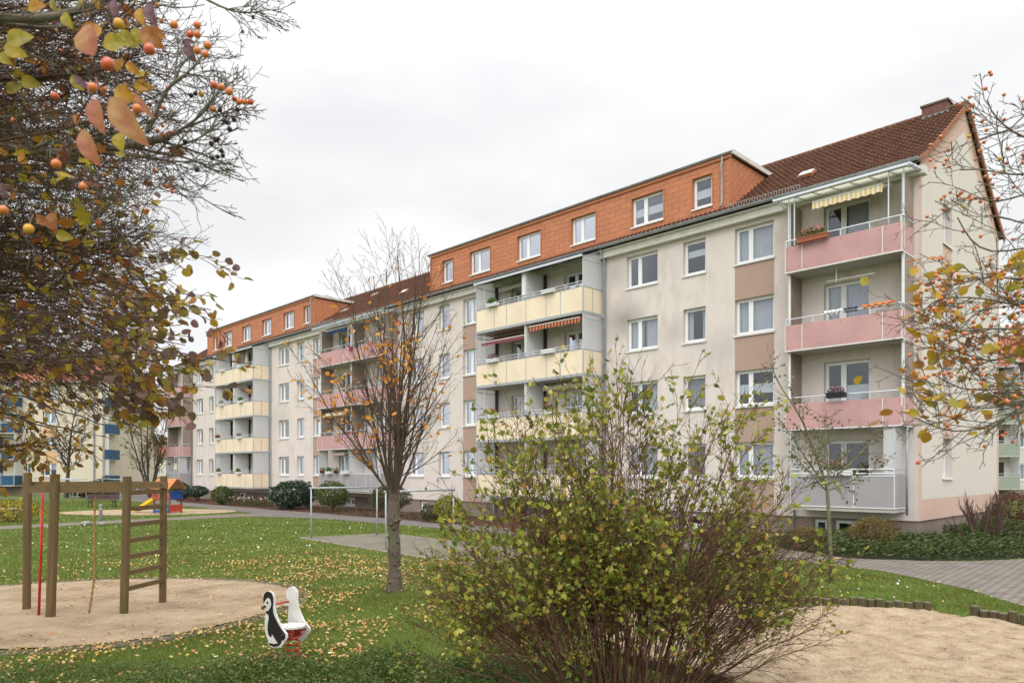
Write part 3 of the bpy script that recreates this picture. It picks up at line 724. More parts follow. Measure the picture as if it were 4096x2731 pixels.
flowerbox(R_,'silver trough of low green plants on the grey ground floor balcony at the right end',2.15,1.24,2.30,.95,'whitem','foliage',fl='fl_red',holder=True,dens=.7)
flowerbox(R_,'silver trough of bushy green plants on the topmost cream balcony of the nearer stack',19.0,1.52,10.72,.72,'whitem','foliage',holder=True,dens=1.4)
flowerbox(R_,'empty silver trough on the right of the topmost cream balcony of the nearer stack',15.2,1.52,10.72,.72,'whitem',None,holder=True)
flowerbox(R_,'silver trough of dry heather one floor below the top on the nearer cream stack',19.0,1.52,7.92,.72,'whitem','fl_heather',holder=True,dens=.6)
flowerbox(R_,'empty silver trough beneath the orange striped awning',15.2,1.52,7.92,.72,'whitem',None,holder=True)
flowerbox(R_,'silver trough of green leaves, left side, third cream balcony down, nearer stack',19.0,1.52,5.12,.72,'whitem','foliage',holder=True,fl='fl_red',dens=.8)
flowerbox(R_,'silver trough of magenta flowers on the third cream balcony down in the nearer stack',15.2,1.52,5.12,.62,'whitem','foliage',holder=True,fl='fl_pink')
for s,k,lab,pl,fl,dn in ((51.7,3,'plain silver trough on the left of the topmost cream balcony of the farther stack',None,None,1),(48.3,3,'plain silver trough on the right of the topmost cream balcony of the farther stack',None,None,1),
        (51.9,2,'silver trough with thin greenery on the left of the second cream balcony down, farther stack','foliage',None,.4),(48.2,2,'silver trough of trailing green plants on the second cream balcony down, farther stack','foliage',None,1.8),
        (52.6,1,'trough overflowing with red flowers on the third cream balcony down, farther stack','foliage','fl_red',2.2),(48.5,1,'silver trough of reddish stubble on the third cream balcony down, farther stack','fl_heather',None,.6),
        (52.4,0,'dark green domed plant in a trough on the lowest cream balcony, farther stack','foliage',None,1.2),(48.6,0,'bright lime plant in a trough on the lowest cream balcony, farther stack','foliage',None,1.4),
        (33.2,0,'empty silver trough right of the terracotta pots on the grey double balcony',None,None,1)):
    flowerbox(R_,lab,s,1.52 if s>40 else 1.28,2.28+2.8*k+(0 if s>40 else .02),.7,'whitem',pl,fl=fl,dens=dn,holder=True)
def pot(label,s,p,z,r,mat,pl,cat='plant pot',group=None,h=.2,n=70):
    t=thing('plant_pot',label,cat,bw(s,p,z),ROT,group); b=MB(); b.lathe([(r*.7,0),(r,h),(r*1.1,h),(r*1.1,h+.03)],k=14); b.build('pot',M[mat],t,True)
    g=MB(); leafcards(g,(0,0,h+.12),(r*1.3,r*1.3,.14),n,.05); g.build('plants',M[pl],t)
PG='pots of greenery on the grey double balcony'
pot('terracotta bowl of spiky greenery, leftmost on the grey double balcony',36.1,1.26,2.30,.17,'terra','foliage',group=PG)
pot('terracotta bowl of spiky greenery beside the awning, right of the dark planter',34.35,1.26,2.30,.19,'terra','foliage',group=PG)
flowerbox('flower_box','silver trough of dark spiky plants between two terracotta bowls',35.2,1.28,2.30,.6,'whitem','foliage',holder=True,dens=1.6)
t=thing('bucket','bright pink bucket hanging on the topmost rail of the middle pink balcony','bucket',bw(32.5,1.3,10.15),ROT); b=MB(); b.lathe([(.1,0),(.13,.26),(.14,.27)],k=14); b.build('pail',simple('pink_plastic',(.7,.1,.3),.4),t,True)
b=MB(); b.tube([(-.13,0,.26),(-.08,0,.36),(0,0,.4),(.08,0,.36),(.13,0,.26)],.008,5); b.build('bucket_handle',M['whitem'],t)
t=thing('bucket','turquoise bucket beside the pink one on the middle pink balcony rail','bucket',bw(31.9,1.3,10.25),ROT); b=MB(); b.lathe([(.09,0),(.12,.2),(.13,.21)],k=14); b.build('pail',simple('turquoise_plastic',(.03,.35,.33),.4),t,True)
# closed parasol and washing
t=thing('parasol','closed white parasol tied up on the topmost cream balcony of the farther stack','parasol',bw(48.4,.9,9.6),ROT)
b=MB(); b.lathe([(.03,.95),(.13,1.05),(.10,1.3),(.15,1.6),(.13,2.0),(.07,2.4),(.01,2.62)],k=12); b.build('cover',M['aw_w'],t,True); b=MB(); b.lathe([(.02,0),(.02,1.2)],k=8); b.lathe([(.22,0),(.2,.06),(.04,.09)],k=12); b.build('pole',M['whitem'],t)
def cloth(label,s0,s1,p,z,col_,drop=.34,name='laundry'):
    t=MB(); n=14; pr=None
    for i in range(n+1):
        x=-(s1-s0)/2+(s1-s0)*i/n; y=.03*math.sin(i*1.7); cur=((x,-.03+y,-drop*.4),(x,y*.3,.02+.015*math.sin(i)),(x,.03-y*.3,-.05-.03*math.cos(i*2)))
        if pr:
            for j in (0,1): t.quad(pr[j],cur[j],cur[j+1],pr[j+1])
        pr=cur
    o=t.build(name,simple(name+'_cloth',col_,.9,.15,8),None,True,bw((s0+s1)/2,p,z),ROT); tag(o,label,'laundry',None); return o
cloth('orange cloth airing over the rail of the second pink balcony down at the right end',.35,1.35,1.18,7.93,(.62,.20,.06))
cloth('white cloth over the rail of the second pink balcony, left of the orange cloth',2.0,2.6,1.18,7.92,(.75,.74,.72))
cloth('dark patterned garment airing between the white and orange cloths',1.5,1.95,1.18,7.92,(.06,.06,.08))

def chair(label,s,p,z,col_,turn=0):
    t=thing('balcony_chair',label,'chair',bw(s,p,z),ROT+turn); mt=simple('chair_'+label.split()[0],col_,.6)
    b=MB(); b.box(-.22,.22,-.22,.22,.42,.45); b.build('seat',mt,t)
    b=MB()
    for i in range(5): b.box(-.22,.22,-.235-.012*i,-.215-.012*i,.52+.09*i,.58+.09*i)
    b.build('backrest',mt,t)
    for x in (-.2,.2):
        for y in (-.2,.2):
            b=MB(); b.bar((x,y,0),(x,y-(.06 if y<0 else 0),.95 if y<0 else .42),.03,.03); b.build('leg',mt,t)
chair('dark slatted chair behind the rail of the topmost pink balcony at the right end',.95,.72,9.62,(.05,.04,.04),.5)
chair('navy chair behind the rail of the grey ground floor balcony at the right end',1.05,.7,1.22,(.02,.03,.12),2.6)
chair('wine red chair behind the rail of the grey ground floor balcony',.8,.45,1.22,(.22,.03,.04),1.2)
chair('white plastic chair on the second cream balcony of the nearer stack',14.6,.8,6.8,(.7,.7,.68),.3)
# ------------------------------------------------------------------ ground
def inpoly(x,y,poly):
    c=np.zeros(len(x),bool); n=len(poly)
    for i in range(n):
        x0,y0=poly[i]; x1,y1=poly[(i+1)%n]
        k=((y0>y)!=(y1>y)) & (x<(x1-x0)*(y-y0)/((y1-y0) if y1!=y0 else 1e-9)+x0); c^=k
    return c
def smooth_poly(P,n=8):
    out=[]; L=len(P)
    for i in range(L):
        p0,p1,p2,p3=[Vector(P[(i+j-1)%L]) for j in range(4)]
        for k in range(n):
            t=k/n; q=.5*((2*p1)+(-p0+p2)*t+(2*p0-5*p1+4*p2-p3)*t*t+(-p0+3*p1-3*p2+p3)*t**3); out.append((q.x,q.y))
    return out
def sheet(name,poly,z,mat,kind='structure',label=None,parent=None):
    m=MB(); tri=tessellate_polygon([[Vector((x,y,0)) for x,y in poly]]); m.v=[(x,y,z) for x,y in poly]
    for t in tri:
        a,b,c=[Vector(m.v[i]) for i in t]; n=(b-a).cross(c-a)
        m.f.append(tuple(t) if n.z>0 else tuple(t)[::-1]); m.m.append(0)
    o=m.build(name,mat,parent); tag(o,label,None,None,kind); return o
def hp(s,p): v=bw(s,p,0); return (v.x,v.y)
lawn=groundmat('lawn_soil',[(.30,(.05,.065,.014)),(.5,(.085,.12,.024)),(.7,(.13,.155,.04))],.5,24,.5,.04)
gm=MB(); gm.quad((-900,-300,0),(900,-300,0),(900,1500,0),(-900,1500,0)); tag(gm.build('ground',lawn),kind='structure')
SAND1=smooth_poly([(-7.47,16.22),(-5.6,15.75),(-4.45,14.6),(-4.1,13.2),(-4.25,12.1),(-4.85,10.85),(-5.75,10.1),(-6.9,9.75),(-8.6,9.6),(-10.4,10.1),(-11.8,11.4),(-12.2,13.2),(-11.2,14.7),(-9.5,15.9)],6)
SAND2=[(-21.9+5.1*math.cos(a),43.8+3.5*math.sin(a)) for a in np.linspace(0,6.283,40)[:-1]]
SAND4=[(-33.5+1.9*math.cos(a),47.5+1.3*math.sin(a)) for a in np.linspace(0,6.283,20)[:-1]]
SAND3=[(1.2,10.2),(1.3,11.6),(2.0,12.7),(3.2,13.15),(4.2,13.15),(5.2,12.96),(5.9,12.70),(7.07,12.32),(7.25,12.15),(7.45,11.85),(7.95,11.12),(8.6,10.3),(9.8,9.2),(9.5,6),(6,5.4),(3.4,6.6),(2.4,8.15),(1.5,9.2)]
sandm=groundmat('playground_sand',[(.36,(.17,.115,.07)),(.44,(.33,.245,.165)),(.56,(.455,.36,.24)),(.66,(.52,.43,.30))],3.2,42,1.0,.06,speck=9)
sandg=groundmat('gravelly_sand',[(.36,(.19,.13,.08)),(.5,(.35,.265,.175)),(.64,(.45,.36,.25))],1.2,60,1.0,.04,speck=11)
def sandgrid(name,poly,step,amp,mat,z0=.02):
    xs=[p[0] for p in poly]; ys=[p[1] for p in poly]; X=np.arange(min(xs),max(xs)+step,step); Y=np.arange(min(ys),max(ys)+step,step)
    gx,gy=np.meshgrid(X,Y); x=gx.ravel(); y=gy.ravel()
    z=np.array([z0+amp*(noise.noise(Vector((a*1.1,b*1.1,3)))+.55*noise.noise(Vector((a*4.1,b*4.1,8)))-.6*max(0,noise.noise(Vector((a*6.0,b*6.0,1)))-.1)) for a,b in zip(x,y)])
    z=np.maximum(z,.006); nx,ny=len(X),len(Y); i,j=np.meshgrid(np.arange(nx-1),np.arange(ny-1)); a=(j*nx+i).ravel()
    F_=np.stack([a,a+1,a+1+nx,a+nx],1); cx=x[F_].mean(1); cy=y[F_].mean(1); F_=F_[inpoly(cx,cy,poly)]
    o=np_mesh(name,np.stack([x,y,z],1),F_,mat,None,True); return tag(o,kind='structure')
sandgrid('sand_pit',SAND1,.06,.012,sandg); sandgrid('sand_pit',SAND3,.045,.075,sandm,.055)
sheet('sand_pit',SAND2,.012,sandm); sheet('sand_pit',SAND4,.012,sandm)
asph=groundmat('grey_path',[(.3,(.12,.105,.10)),(.7,(.20,.18,.165))],.6,40,.3,.01)
PATH=[hp(5,4.75),hp(20,4.7),hp(40,4.75),hp(53,4.5),hp(60,3.6),hp(75,3.4),hp(75,7.5),hp(60,6.9),hp(46.6,6.95),hp(38,7.0),hp(33.6,7.3),hp(30.8,9.6),hp(30.0,8.7),hp(27.6,7.7),hp(25,7.05),hp(20,6.9),hp(5,6.85)]
sheet('footpath',PATH,.008,asph)
SIDE=[(-13.9,39.6),(-15.6,42.1),(-17.8,38.5),(-22.6,32.3),(-34,22),(-33,20.4),(-21.4,30.3),(-16.8,36.4)]
sheet('footpath',SIDE,.012,groundmat('gravel_path',[(.3,(.12,.105,.08)),(.7,(.23,.20,.165))],.8,40,.3,.01))
FAR=[gnd(712,2019.5),gnd(640,2012),gnd(545,1992),gnd(470,1979),gnd(420,1958),gnd(520,1950),gnd(640,1958),gnd(690,1975)]
sheet('road',FAR,.016,asph)
sheet('footpath',[(-75,66.5),(-38,66.5),(-38,68.4),(-75,68.4)],.012,asph)
PAVE=[(9.05,11.6),(9.15,12.9),(9.38,14.8),(9.12,16.6),(8.9,18.25),hp(4.2,6.85),hp(5.02,6.85),hp(5.02,4.75),hp(4.0,4.6),(9.3,20.15),(10.7,19.55),(12.4,19.5),(14.4,20.1),(17.5,21.5),(24,25),(32,25),(32,8),(11,8),(9.6,10.4)]
PAVE=[hp(4.2,6.85),hp(5.02,6.85),hp(5.02,4.75),(10.9,19.6),(12.4,19.5),(14.4,20.1),(17.5,21.8),(24,26),(34,27),(34,7),(10.6,7),(9.7,9.2),(9.2,11.4),(9.12,12.9),(9.30,14.8),(9.12,16.5),(8.95,17.6)]
sheet('paved_road',PAVE,.012,paving('grey_pavers',.22,.16,(.24,.20,.178),(.05,.05,.03),math.radians(8),(.10,.10,.05),.018))
LAUN=[(-7.7,26.3),(-4.8,28.2),(-1.84,24.8),(1.6,20.9),(-1.0,18.6),(-3.1,20.96)]
sheet('paved_drying_area',LAUN,.012,paving('weathered_slabs',.3,.3,(.20,.175,.135),(.06,.08,.03),math.radians(-49),(.07,.10,.03)))
em=MB()
for a,b in zip(LAUN,LAUN[1:]+LAUN[:1]): em.bar((a[0],a[1],.012),(b[0],b[1],.012),.06,.05)
tag(em.build('kerb_edging',simple('pale_edging',(.30,.26,.21),.9)),kind='structure')
BED=[hp(6.6,.05),hp(6.6,4.72),hp(20,4.66),hp(40,4.70),hp(53,4.46),hp(60,3.55),hp(67,3.4),hp(67,.05)]
sheet('flower_bed_soil',BED,.006,groundmat('bark_mulch',[(.35,(.035,.018,.012)),(.55,(.10,.05,.035)),(.7,(.16,.10,.07))],1.5,30,1.0,.05))
# cobble ring of the sand pit with the climbing frame
cob=MB(); cobm=simple('cobble_ring',(.15,.125,.09),.9,.45,5,.4,30); cc=Vector((-8.0,12.9)); L=len(SAND1)
SR=SAND1
for row,(w0,w1) in enumerate(((.03,.15),(.17,.31),(.33,.47))[:2]):
    d=0; path=[]
    pts=[Vector(p) for p in smooth_poly(SR,2)]
    n_=len(pts); acc=0; last=None
    for i in range(n_):
        a=pts[i]; b=pts[(i+1)%n_]; seg=(b-a).length; k=max(1,int(seg/.16))
        for j in range(k):
            p=a.lerp(b,(j+.06)/k); q=a.lerp(b,(j+.94)/k); 
            t=(q-p).normalized(); nn=Vector((t.y,-t.x)); 
            if nn.dot(p-cc)<0: nn=-nn
            if row==2 and (p.x< -6.5): continue
            h=.010+rnd.random()*.006; c=[p+nn*w0,q+nn*w0,q+nn*w1,p+nn*w1]
            if (c[1]-c[0]).cross(c[2]-c[1])<0: c=c[::-1]
            n0=len(cob.v); cob.v+=[(v.x,v.y,-.01) for v in c]+[(v.x,v.y,h) for v in c]; 
            for f in ((4,5,6,7),(0,1,5,4),(1,2,6,5),(2,3,7,6),(3,0,4,7)): cob.f.append(tuple(n0+i2 for i2 in f)); cob.m.append(0)
tag(cob.build('cobble_edging',cobm),kind='structure')

# ------------------------------------------------------------------ playground things
wd=woodmat('weathered_timber',(.130,.080,.032)); wdx=woodmat('weathered_rail',(.145,.09,.037),0)
G3=(-7.45,12.5); cf=thing('climbing_frame','brown timber climbing frame with ladder rungs standing in the round sand pit','climbing frame',(G3[0],G3[1],0))
def rel(x,y,z=0): return Vector((x-G3[0],y-G3[1],z))
posts=[(-8.47,12.65,2.39,.075),(-7.63,11.98,2.37,.085),(-6.56,12.25,2.33,.08),(-6.41,13.3,2.33,.075)]
tops=[(-8.45,12.65),(-7.55,11.98),(-6.50,12.25),(-6.39,13.3)]
for (x,y,h,r),(tx,ty) in zip(posts,tops):
    b=MB(); a=rel(x,y,-.1); e=rel(tx,ty,h); rr=r*.78
    # chamfered square post
    oct_=[(-1,-.55),(-.55,-1),(.55,-1),(1,-.55),(1,.55),(.55,1),(-.55,1),(-1,.55)]
    n0=len(b.v); ax=Vector((.95,.25,0)); ay=Vector((-.25,.95,0))
    for c in (a,e):
        for i,j in oct_: b.v.append(tuple(c+ax*i*rr+ay*j*rr))
    for i in range(8): b.f.append((n0+i,n0+(i+1)%8,n0+8+(i+1)%8,n0+8+i)); b.m.append(0)
    b.f.append(tuple(n0+8+i for i in range(8))); b.m.append(0)
    fix_normals(b.build('post',wd,cf))
T=[rel(*t) for t in tops]
def on(a,b,f,z,off=(0,0)): p=a.lerp(b,f); return Vector((p.x+off[0],p.y+off[1],z))
b=MB(); b.bar(on(T[0],T[3],-.06,2.17,(.0,.09)),on(T[0],T[3],1.05,2.17,(.0,-.09)),.045,.13); b.build('beam',wdx,cf)
b=MB(); b.bar(on(T[1],T[2],-.38,2.12,(0,.03)),on(T[1],T[2],.97,2.12,(0,.03)),.045,.12); b.build('beam',wdx,cf)
for i in range(7):
    z=.66+.268*i if i else .40; z=.42+.272*i
    fa=z/2.33; a=rel(posts[2][0],posts[2][1]).lerp(rel(tops[2][0],tops[2][1]),fa); c=rel(posts[3][0],posts[3][1]).lerp(rel(tops[3][0],tops[3][1]),fa)
    b=MB(); b.bar((a.x,a.y,z),(c.x,c.y,z),.045,.075); b.build('rung',wdx,cf)
for (x,y,z) in ((-6.36,13.2,2.17),(-6.37,13.2,1.18),(-6.37,13.2,1.1)):
    b=MB(); b.tube([rel(x,y-.04,z),rel(x,y-.07,z)],.018,8); b.build('bolt',M['dark'],cf)
b=MB(); b.tube([rel(-7.90,12.10,-.05),rel(-7.86,12.15,2.18)],.021,8); b.build('slide_pole',simple('red_painted_steel',(.50,.035,.025),.4),cf,True)
rp=[]; 
for i in range(60):
    f=i/59; z=2.16-2.1*f; x=-6.99-.02*math.sin(f*3)-.03*math.sin(f*5.5+1)+(.05 if f<.1 else 0)*0-.03*max(0,f-.75)*4; rp.append(rel(x,12.25-.2*f,z))
b=MB()
for ph in (0,math.pi):
    b.tube([p+Vector((math.cos(i*1.15+ph)*.010,math.sin(i*1.15+ph)*.010,0)) for i,p in enumerate(rp)],.011,5)
b.build('climbing_rope',simple('ochre_rope',(.30,.17,.06),.85,.25,30),cf,True)

# spring rider in the shape of a bird
sr=thing('spring_rider','black and white penguin shaped spring rider on a red coil spring','spring rider',(-2.87,9.40,0),math.radians(62))
# local: x = towards the far board, y = the way the beak points (left and away)
K=.000887
def bz(x,y): return ((440-x)*K/.72,(1195-y)*K+.005)
OUT=[(305,205),(350,225),(378,275),(388,340),(385,420),(400,520),(430,600),(470,680),(520,750),(555,790),(562,840),(545,885),(515,905),(505,950),(470,990),(420,1015),(370,1020),(320,1005),(295,975),(300,940),(275,880),(250,800),(243,700),(248,600),(258,530),(258,505),(240,500),(205,507),(185,480),(190,445),(225,430),(235,405),(222,370),(220,310),(230,260),(255,225)]
BLK=[(300,215),(345,235),(368,290),(372,360),(364,440),(366,500),(385,560),(430,650),(480,730),(535,795),(540,850),(520,885),(490,897),(480,940),(440,985),(380,1003),(320,990),(302,968),(312,955),(380,962),(432,940),(395,890),(370,850),(350,820),(345,860),(325,868),(300,840),(285,770),(290,680),(305,590),(298,552),(262,535),(262,505),(300,490),(330,440),(340,380),(325,325),(300,303),(270,320),(245,365),(233,402),(226,372),(225,312),(238,258),(268,222)]
BEAK=[(192,447),(227,432),(243,480),(208,497),(190,475)]
whiteb=simple('painted_board_white',(.72,.71,.67),.5,.08,6); blackb=simple('painted_board_black',(.022,.018,.017),.5,.2,8); redp=simple('red_steel',(.45,.06,.035),.45,.15,12); redb=simple('beak_red',(.35,.06,.03),.5)
edge=whiteb
for x0,flip in ((-.20,-1),(.20,1)):
    b=MB(); b.prism([bz(*q) for q in OUT],lambda a,z,t:(t,a,z),x0-.011,x0+.011); o=b.build('side_board',whiteb,sr); fix_normals(o)
    xs_=(x0+flip*.011,x0+flip*.013)
    g=MB(); g.prism([bz(*q) for q in BLK],lambda a,z,t:(t,a,z),*xs_); fix_normals(g.build('black_plumage',blackb,o))
    g=MB(); g.prism([bz(*q) for q in BEAK],lambda a,z,t:(t,a,z),*xs_); fix_normals(g.build('beak',redb,o))
    g=MB(); g.prism([bz(285+13*math.cos(t),380+18*math.sin(t)) for t in np.linspace(0,6.28,17)[:-1]],lambda a,z,t:(t,a,z),*xs_); fix_normals(g.build('eye',blackb,o))
for (x,y,r) in ((600,418,.014),(845,797,.015)):
    a,z=bz(x-345,y+18); b=MB(); b.tube([(-.22,a,z),(.22,a,z)],r,10); b.build('handle_bar' if y<500 else 'foot_bar',redp,sr,True)
    g=MB()
    for e in (-.225,.225): g.tube([(e-.008,a,z),(e+.008,a,z)],.017,8)
    g.build('cap_nut',M['dark'],sr)
b=MB(); b.prism([(.165*math.cos(t)*1.0,.17*math.sin(t)-.03) for t in np.linspace(0,6.28,25)[:-1]],lambda a,c,t:(a,c,t),.40,.425); 
for t in np.linspace(.3,6.5,7)[:-1]: b.tube([(.12*math.cos(t),.12*math.sin(t)-.03,.42),(.12*math.cos(t),.12*math.sin(t)-.03,.429)],.008,6,1)
fix_normals(b.build('seat',[whiteb,M['dark']],sr))
b=MB(); b.box(-.12,.12,-.1,.04,.37,.40); b.box(-.1,-.085,-.09,.03,.29,.37); b.box(.085,.1,-.09,.03,.29,.37); b.box(-.11,.11,-.1,.04,.275,.29); b.build('bracket',redp,sr)
b=MB(); b.tube([(.088*math.cos(i*.26),.088*math.sin(i*.26)-.03,.0+.285*(i/96)) for i in range(97)],.011,8); b.build('coil_spring',redp,sr,True)
b=MB(); b.lathe([(.13,0),(.13,.012),(.1,.02)],k=16); b.build('base_plate',M['dark'],sr)

# bollard lamp
t=thing('bollard_lamp','dark grey bollard lamp standing beside the narrow path','bollard lamp',(-18.71,32.99,0)); b=MB(); b.lathe([(.075,0),(.07,.03),(.07,.68)],k=16); b.build('post',simple('bollard_grey',(.11,.11,.125),.5),t,True)
b=MB(); b.lathe([(.062,.68),(.062,.80)],k=16); b.build('lamp_glass',simple('lamp_diffuser',(.5,.5,.5),.4),t,True); b=MB(); b.lathe([(.08,.80),(.085,.83),(.08,.93),(.05,.96)],k=16); b.build('cap',simple('bollard_cap',(.22,.22,.24),.5),t,True)
for i,(x,y,r,lb) in enumerate(((-19.35,32.95,.24,'larger grey boulder left of the bollard lamp'),(-18.42,32.6,.18,'smaller pale stone right of the bollard lamp'))):
    b=MB(); b.lathe([(r*.7,0),(r,.06),(r*.85,.14),(r*.4,.19)],k=9); o=b.build('boulder',simple('boulder_stone',(.26,.24,.21),.9),None,True,(x,y,0)); tag(o,lb,'stone')
# bench
def bench(loc,rot):
    t=thing('park_bench','dark brown slatted park bench on the grass behind the far sand pit','bench',loc,rot)
    sl=simple('bench_slat',(.085,.05,.05),.6,.2)
    b=MB()
    for i in range(3): b.box(-1.05,1.05,-.30+.15*i,-.18+.15*i,.44,.47)
    b.build('seat',sl,t); b=MB()
    for i in range(3): b.bar((-1.05,.20+.02*i,.58+.13*i),(1.05,.20+.02*i,.58+.13*i),.03,.11)
    b.build('backrest',sl,t)
    for x in (-.8,.8):
        b=MB(); b.bar((x,-.30,0),(x,-.12,.44),.05,.05); b.bar((x,.28,0),(x,.12,.44),.05,.05); b.bar((x,-.3,.42),(x,.2,.42),.05,.04); b.bar((x,.16,.42),(x,.26,.92),.05,.04); b.build('leg',M['dark'],t)
bench((-28.1,49.7,0),math.radians(3))
# clothes drying frames of tube
def dryframe(a,b_,z,label,group=None,hooks=5):
    a=Vector((a[0],a[1],0)); b2=Vector((b_[0],b_[1],0)); L_=(b2-a).length; ang=math.atan2((b2-a).y,(b2-a).x)
    t=thing('drying_frame',label,'clothes drying frame',a,ang,group)
    for x in (0,L_):
        m=MB(); m.tube([(x,0,-.05),(x,0,z)],.026,10); m.build('post',M['galv'],t,True)
    m=MB(); m.tube([(-.07,0,z+.03),(L_+.07,0,z+.03)],.03,10); m.build('crossbar',M['galv'],t,True)
    for i in range(hooks):
        m=MB(); x=L_*(i+1)/(hooks+1); m.tube([(x,0,z+.08),(x,.03,z+.03),(x,0,z-.02),(x,-.03,z+.03),(x,0,z+.08)],.006,4); m.build('hook',M['galv'],t)
DG='tubular drying frames'
dryframe((-7.22,26.06),(-5.15,27.65),1.80,'galvanised drying frame at the left end of the paved drying area',DG)
dryframe((-3.9,22.4),(-2.0,24.8),1.77,'galvanised drying frame partly behind the trunk of the orange leaved tree',DG)
def fr(x,y): return gnd(x/2.488,1450+y/2.488)
for (p,q,lb) in ((fr(350,1362),fr(725,1390),'far drying frame nearest the left building'),(fr(465,1402),fr(857,1402),'far drying frame in the middle, behind the bench row'),(fr(612,1425),fr(770,1440),'far drying frame nearest the climbing frame side'),(fr(1020,1395),fr(1200,1425),'far drying frame right behind the bench')):
    dryframe(p,q,1.85,lb,DG,0)

# play house with slide
ph=thing('play_house','small wooden play tower with orange roof, red and blue rails and yellow slide','play tower',(-20.3,42.7,0),math.radians(-14)); ph.scale=(.9,.9,.93)
pw=woodmat('playhouse_wood',(.19,.09,.04)); rd=simple('red_boards',(.52,.07,.045),.55,.12); bl=simple('blue_boards',(.02,.08,.30),.55,.12); yl=simple('yellow_slide',(.85,.55,.01),.35,.05); rf=simple('orange_roof_board',(.55,.20,.08),.6,.25,7)
X0,X1,Y0,Y1=-.55,.62,-.55,.55
for x in (X0,X1):
    for y in (Y0,Y1):
        b=MB(); b.box(x-.045,x+.045,y-.045,y+.045,0,1.72); b.build('post',pw,ph)
b=MB(); b.box(X0-.05,X1+.05,Y0-.05,Y1+.05,.86,.92); b.build('platform',pw,ph)
for sg in (-1,1):
    b=MB()
    for i in range(7):
        f=i/7; y=sg*(.78*(1-f)); z=1.58+.64*f; b.bar((X0-.15,y,z),(X1+.18,y,z),.13,.025,0,(0,sg*.55,.83))
    b.build('roof_slope',rf,ph)
b=MB(); 
for x in (X0-.1,X1+.13): b.tri((x,-.7,1.58),(x,.7,1.58),(x,0,2.14))
b.build('gable_board',pw,ph)
b=MB(); b.box(X0,X1,Y0-.075,Y0-.05,.92,1.02); b.box(X0,X1,Y0-.075,Y0-.05,1.32,1.38)
for i in range(7): x=X0+.08+.165*i; b.box(x,x+.09,Y0-.05,Y0-.03,1.02,1.32)
b.build('upper_rail',rd,ph)
b=MB(); b.box(X0,X1,Y0-.075,Y0-.05,.08,.20); b.box(X0,X1,Y0-.075,Y0-.05,.42,.48)
for i in range(7): x=X0+.08+.165*i; b.box(x,x+.09,Y0-.05,Y0-.03,.2,.42)
b.build('lower_rail',bl,ph)
b=MB(); b.box(X1+.05,X1+.08,Y0,Y1,.92,1.36); b.box(X1+.05,X1+.12,Y0-.03,Y1+.03,.90,1.02); b.box(X1+.05,X1+.12,Y0-.03,Y1+.03,1.32,1.39); b.build('side_panel',bl,ph)
b=MB(); b.box(X1+.05,X1+.08,Y0,Y1,.1,.52); b.box(X1+.05,X1+.11,Y0-.03,Y1+.03,.46,.53); b.build('side_panel',rd,ph)
b=MB(); b.quad((X0-.08,-.28,.95),(X0-.08,.28,.95),(X0-1.75,.28,.10),(X0-1.75,-.28,.10)); b.quad((X0-1.75,-.28,.10),(X0-1.75,.28,.10),(X0-2.05,.28,.07),(X0-2.05,-.28,.07))
for y in (-.28,.28): b.bar((X0-.0,y,1.08),(X0-1.78,y,.17),.03,.16); b.bar((X0-1.78,y,.16),(X0-2.05,y,.13),.03,.12)
b.build('slide',yl,ph); b=MB(); b.box(X0-.35,X0,-.34,-.31,.92,1.35); b.box(X0-.35,X0,.31,.34,.92,1.35); b.build('slide_gate',rd,ph)

# log palisade round the right sand pit: every log is one thing
lm=woodmat('palisade_log',(.085,.060,.032)); lt=simple('log_end',(.15,.13,.10),.9,.2,20)
ORD='first second third fourth fifth sixth seventh eighth ninth tenth eleventh twelfth thirteenth fourteenth fifteenth sixteenth'.split()
def palisade(a,b_,n,h,group,side):
    for i in range(n):
        f=(i+.5)/n; x=a[0]+(b_[0]-a[0])*f+rnd.uniform(-.01,.01); y=a[1]+(b_[1]-a[1])*f; r=.066*rnd.uniform(.92,1.06); hh=h*rnd.uniform(.86,1.12)
        m=MB(); k=10; n0=0
        for q,z in ((1.0,-.05),(1.0,hh-.012),(.9,hh)):
            for j in range(k):
                an=2*math.pi*j/k; rr=r*q*(1+.05*math.sin(j*2.3+i)); m.v.append((rr*math.cos(an),rr*math.sin(an),z))
        for l in (0,1):
            for j in range(k): m.f.append((l*k+j,l*k+(j+1)%k,(l+1)*k+(j+1)%k,(l+1)*k+j)); m.m.append(0)
        m.f.append(tuple(2*k+j for j in range(k))); m.m.append(1)
        o=m.build('palisade_log',[lm,lt],None,False,(x,y,0)); o.rotation_euler=(rnd.uniform(-.05,.05),rnd.uniform(-.05,.05),0)
        tag(o,side%ORD[i],'wooden log',group)
palisade((7.13,12.31),(5.62,12.82),11,.20,'logs of the palisade left of the gap','short upright log, %s left of the gap in the sand pit palisade')
palisade((5.62,12.82),(3.3,13.17),16,.19,'logs of the palisade behind the big bush','short upright log half hidden behind the big bush, %s of that stretch from the right')
palisade((7.48,11.84),(8.02,11.0),7,.21,'logs of the palisade right of the gap','short upright log, %s right of the gap in the sand pit palisade')
b=MB(); b.bar((1.5,9.1,.05),(2.45,8.1,.05),.12,.14); o=b.build('timber_edging',lm); tag(o,'low timber edging board at the near left rim of the bright sand pit','timber edging')

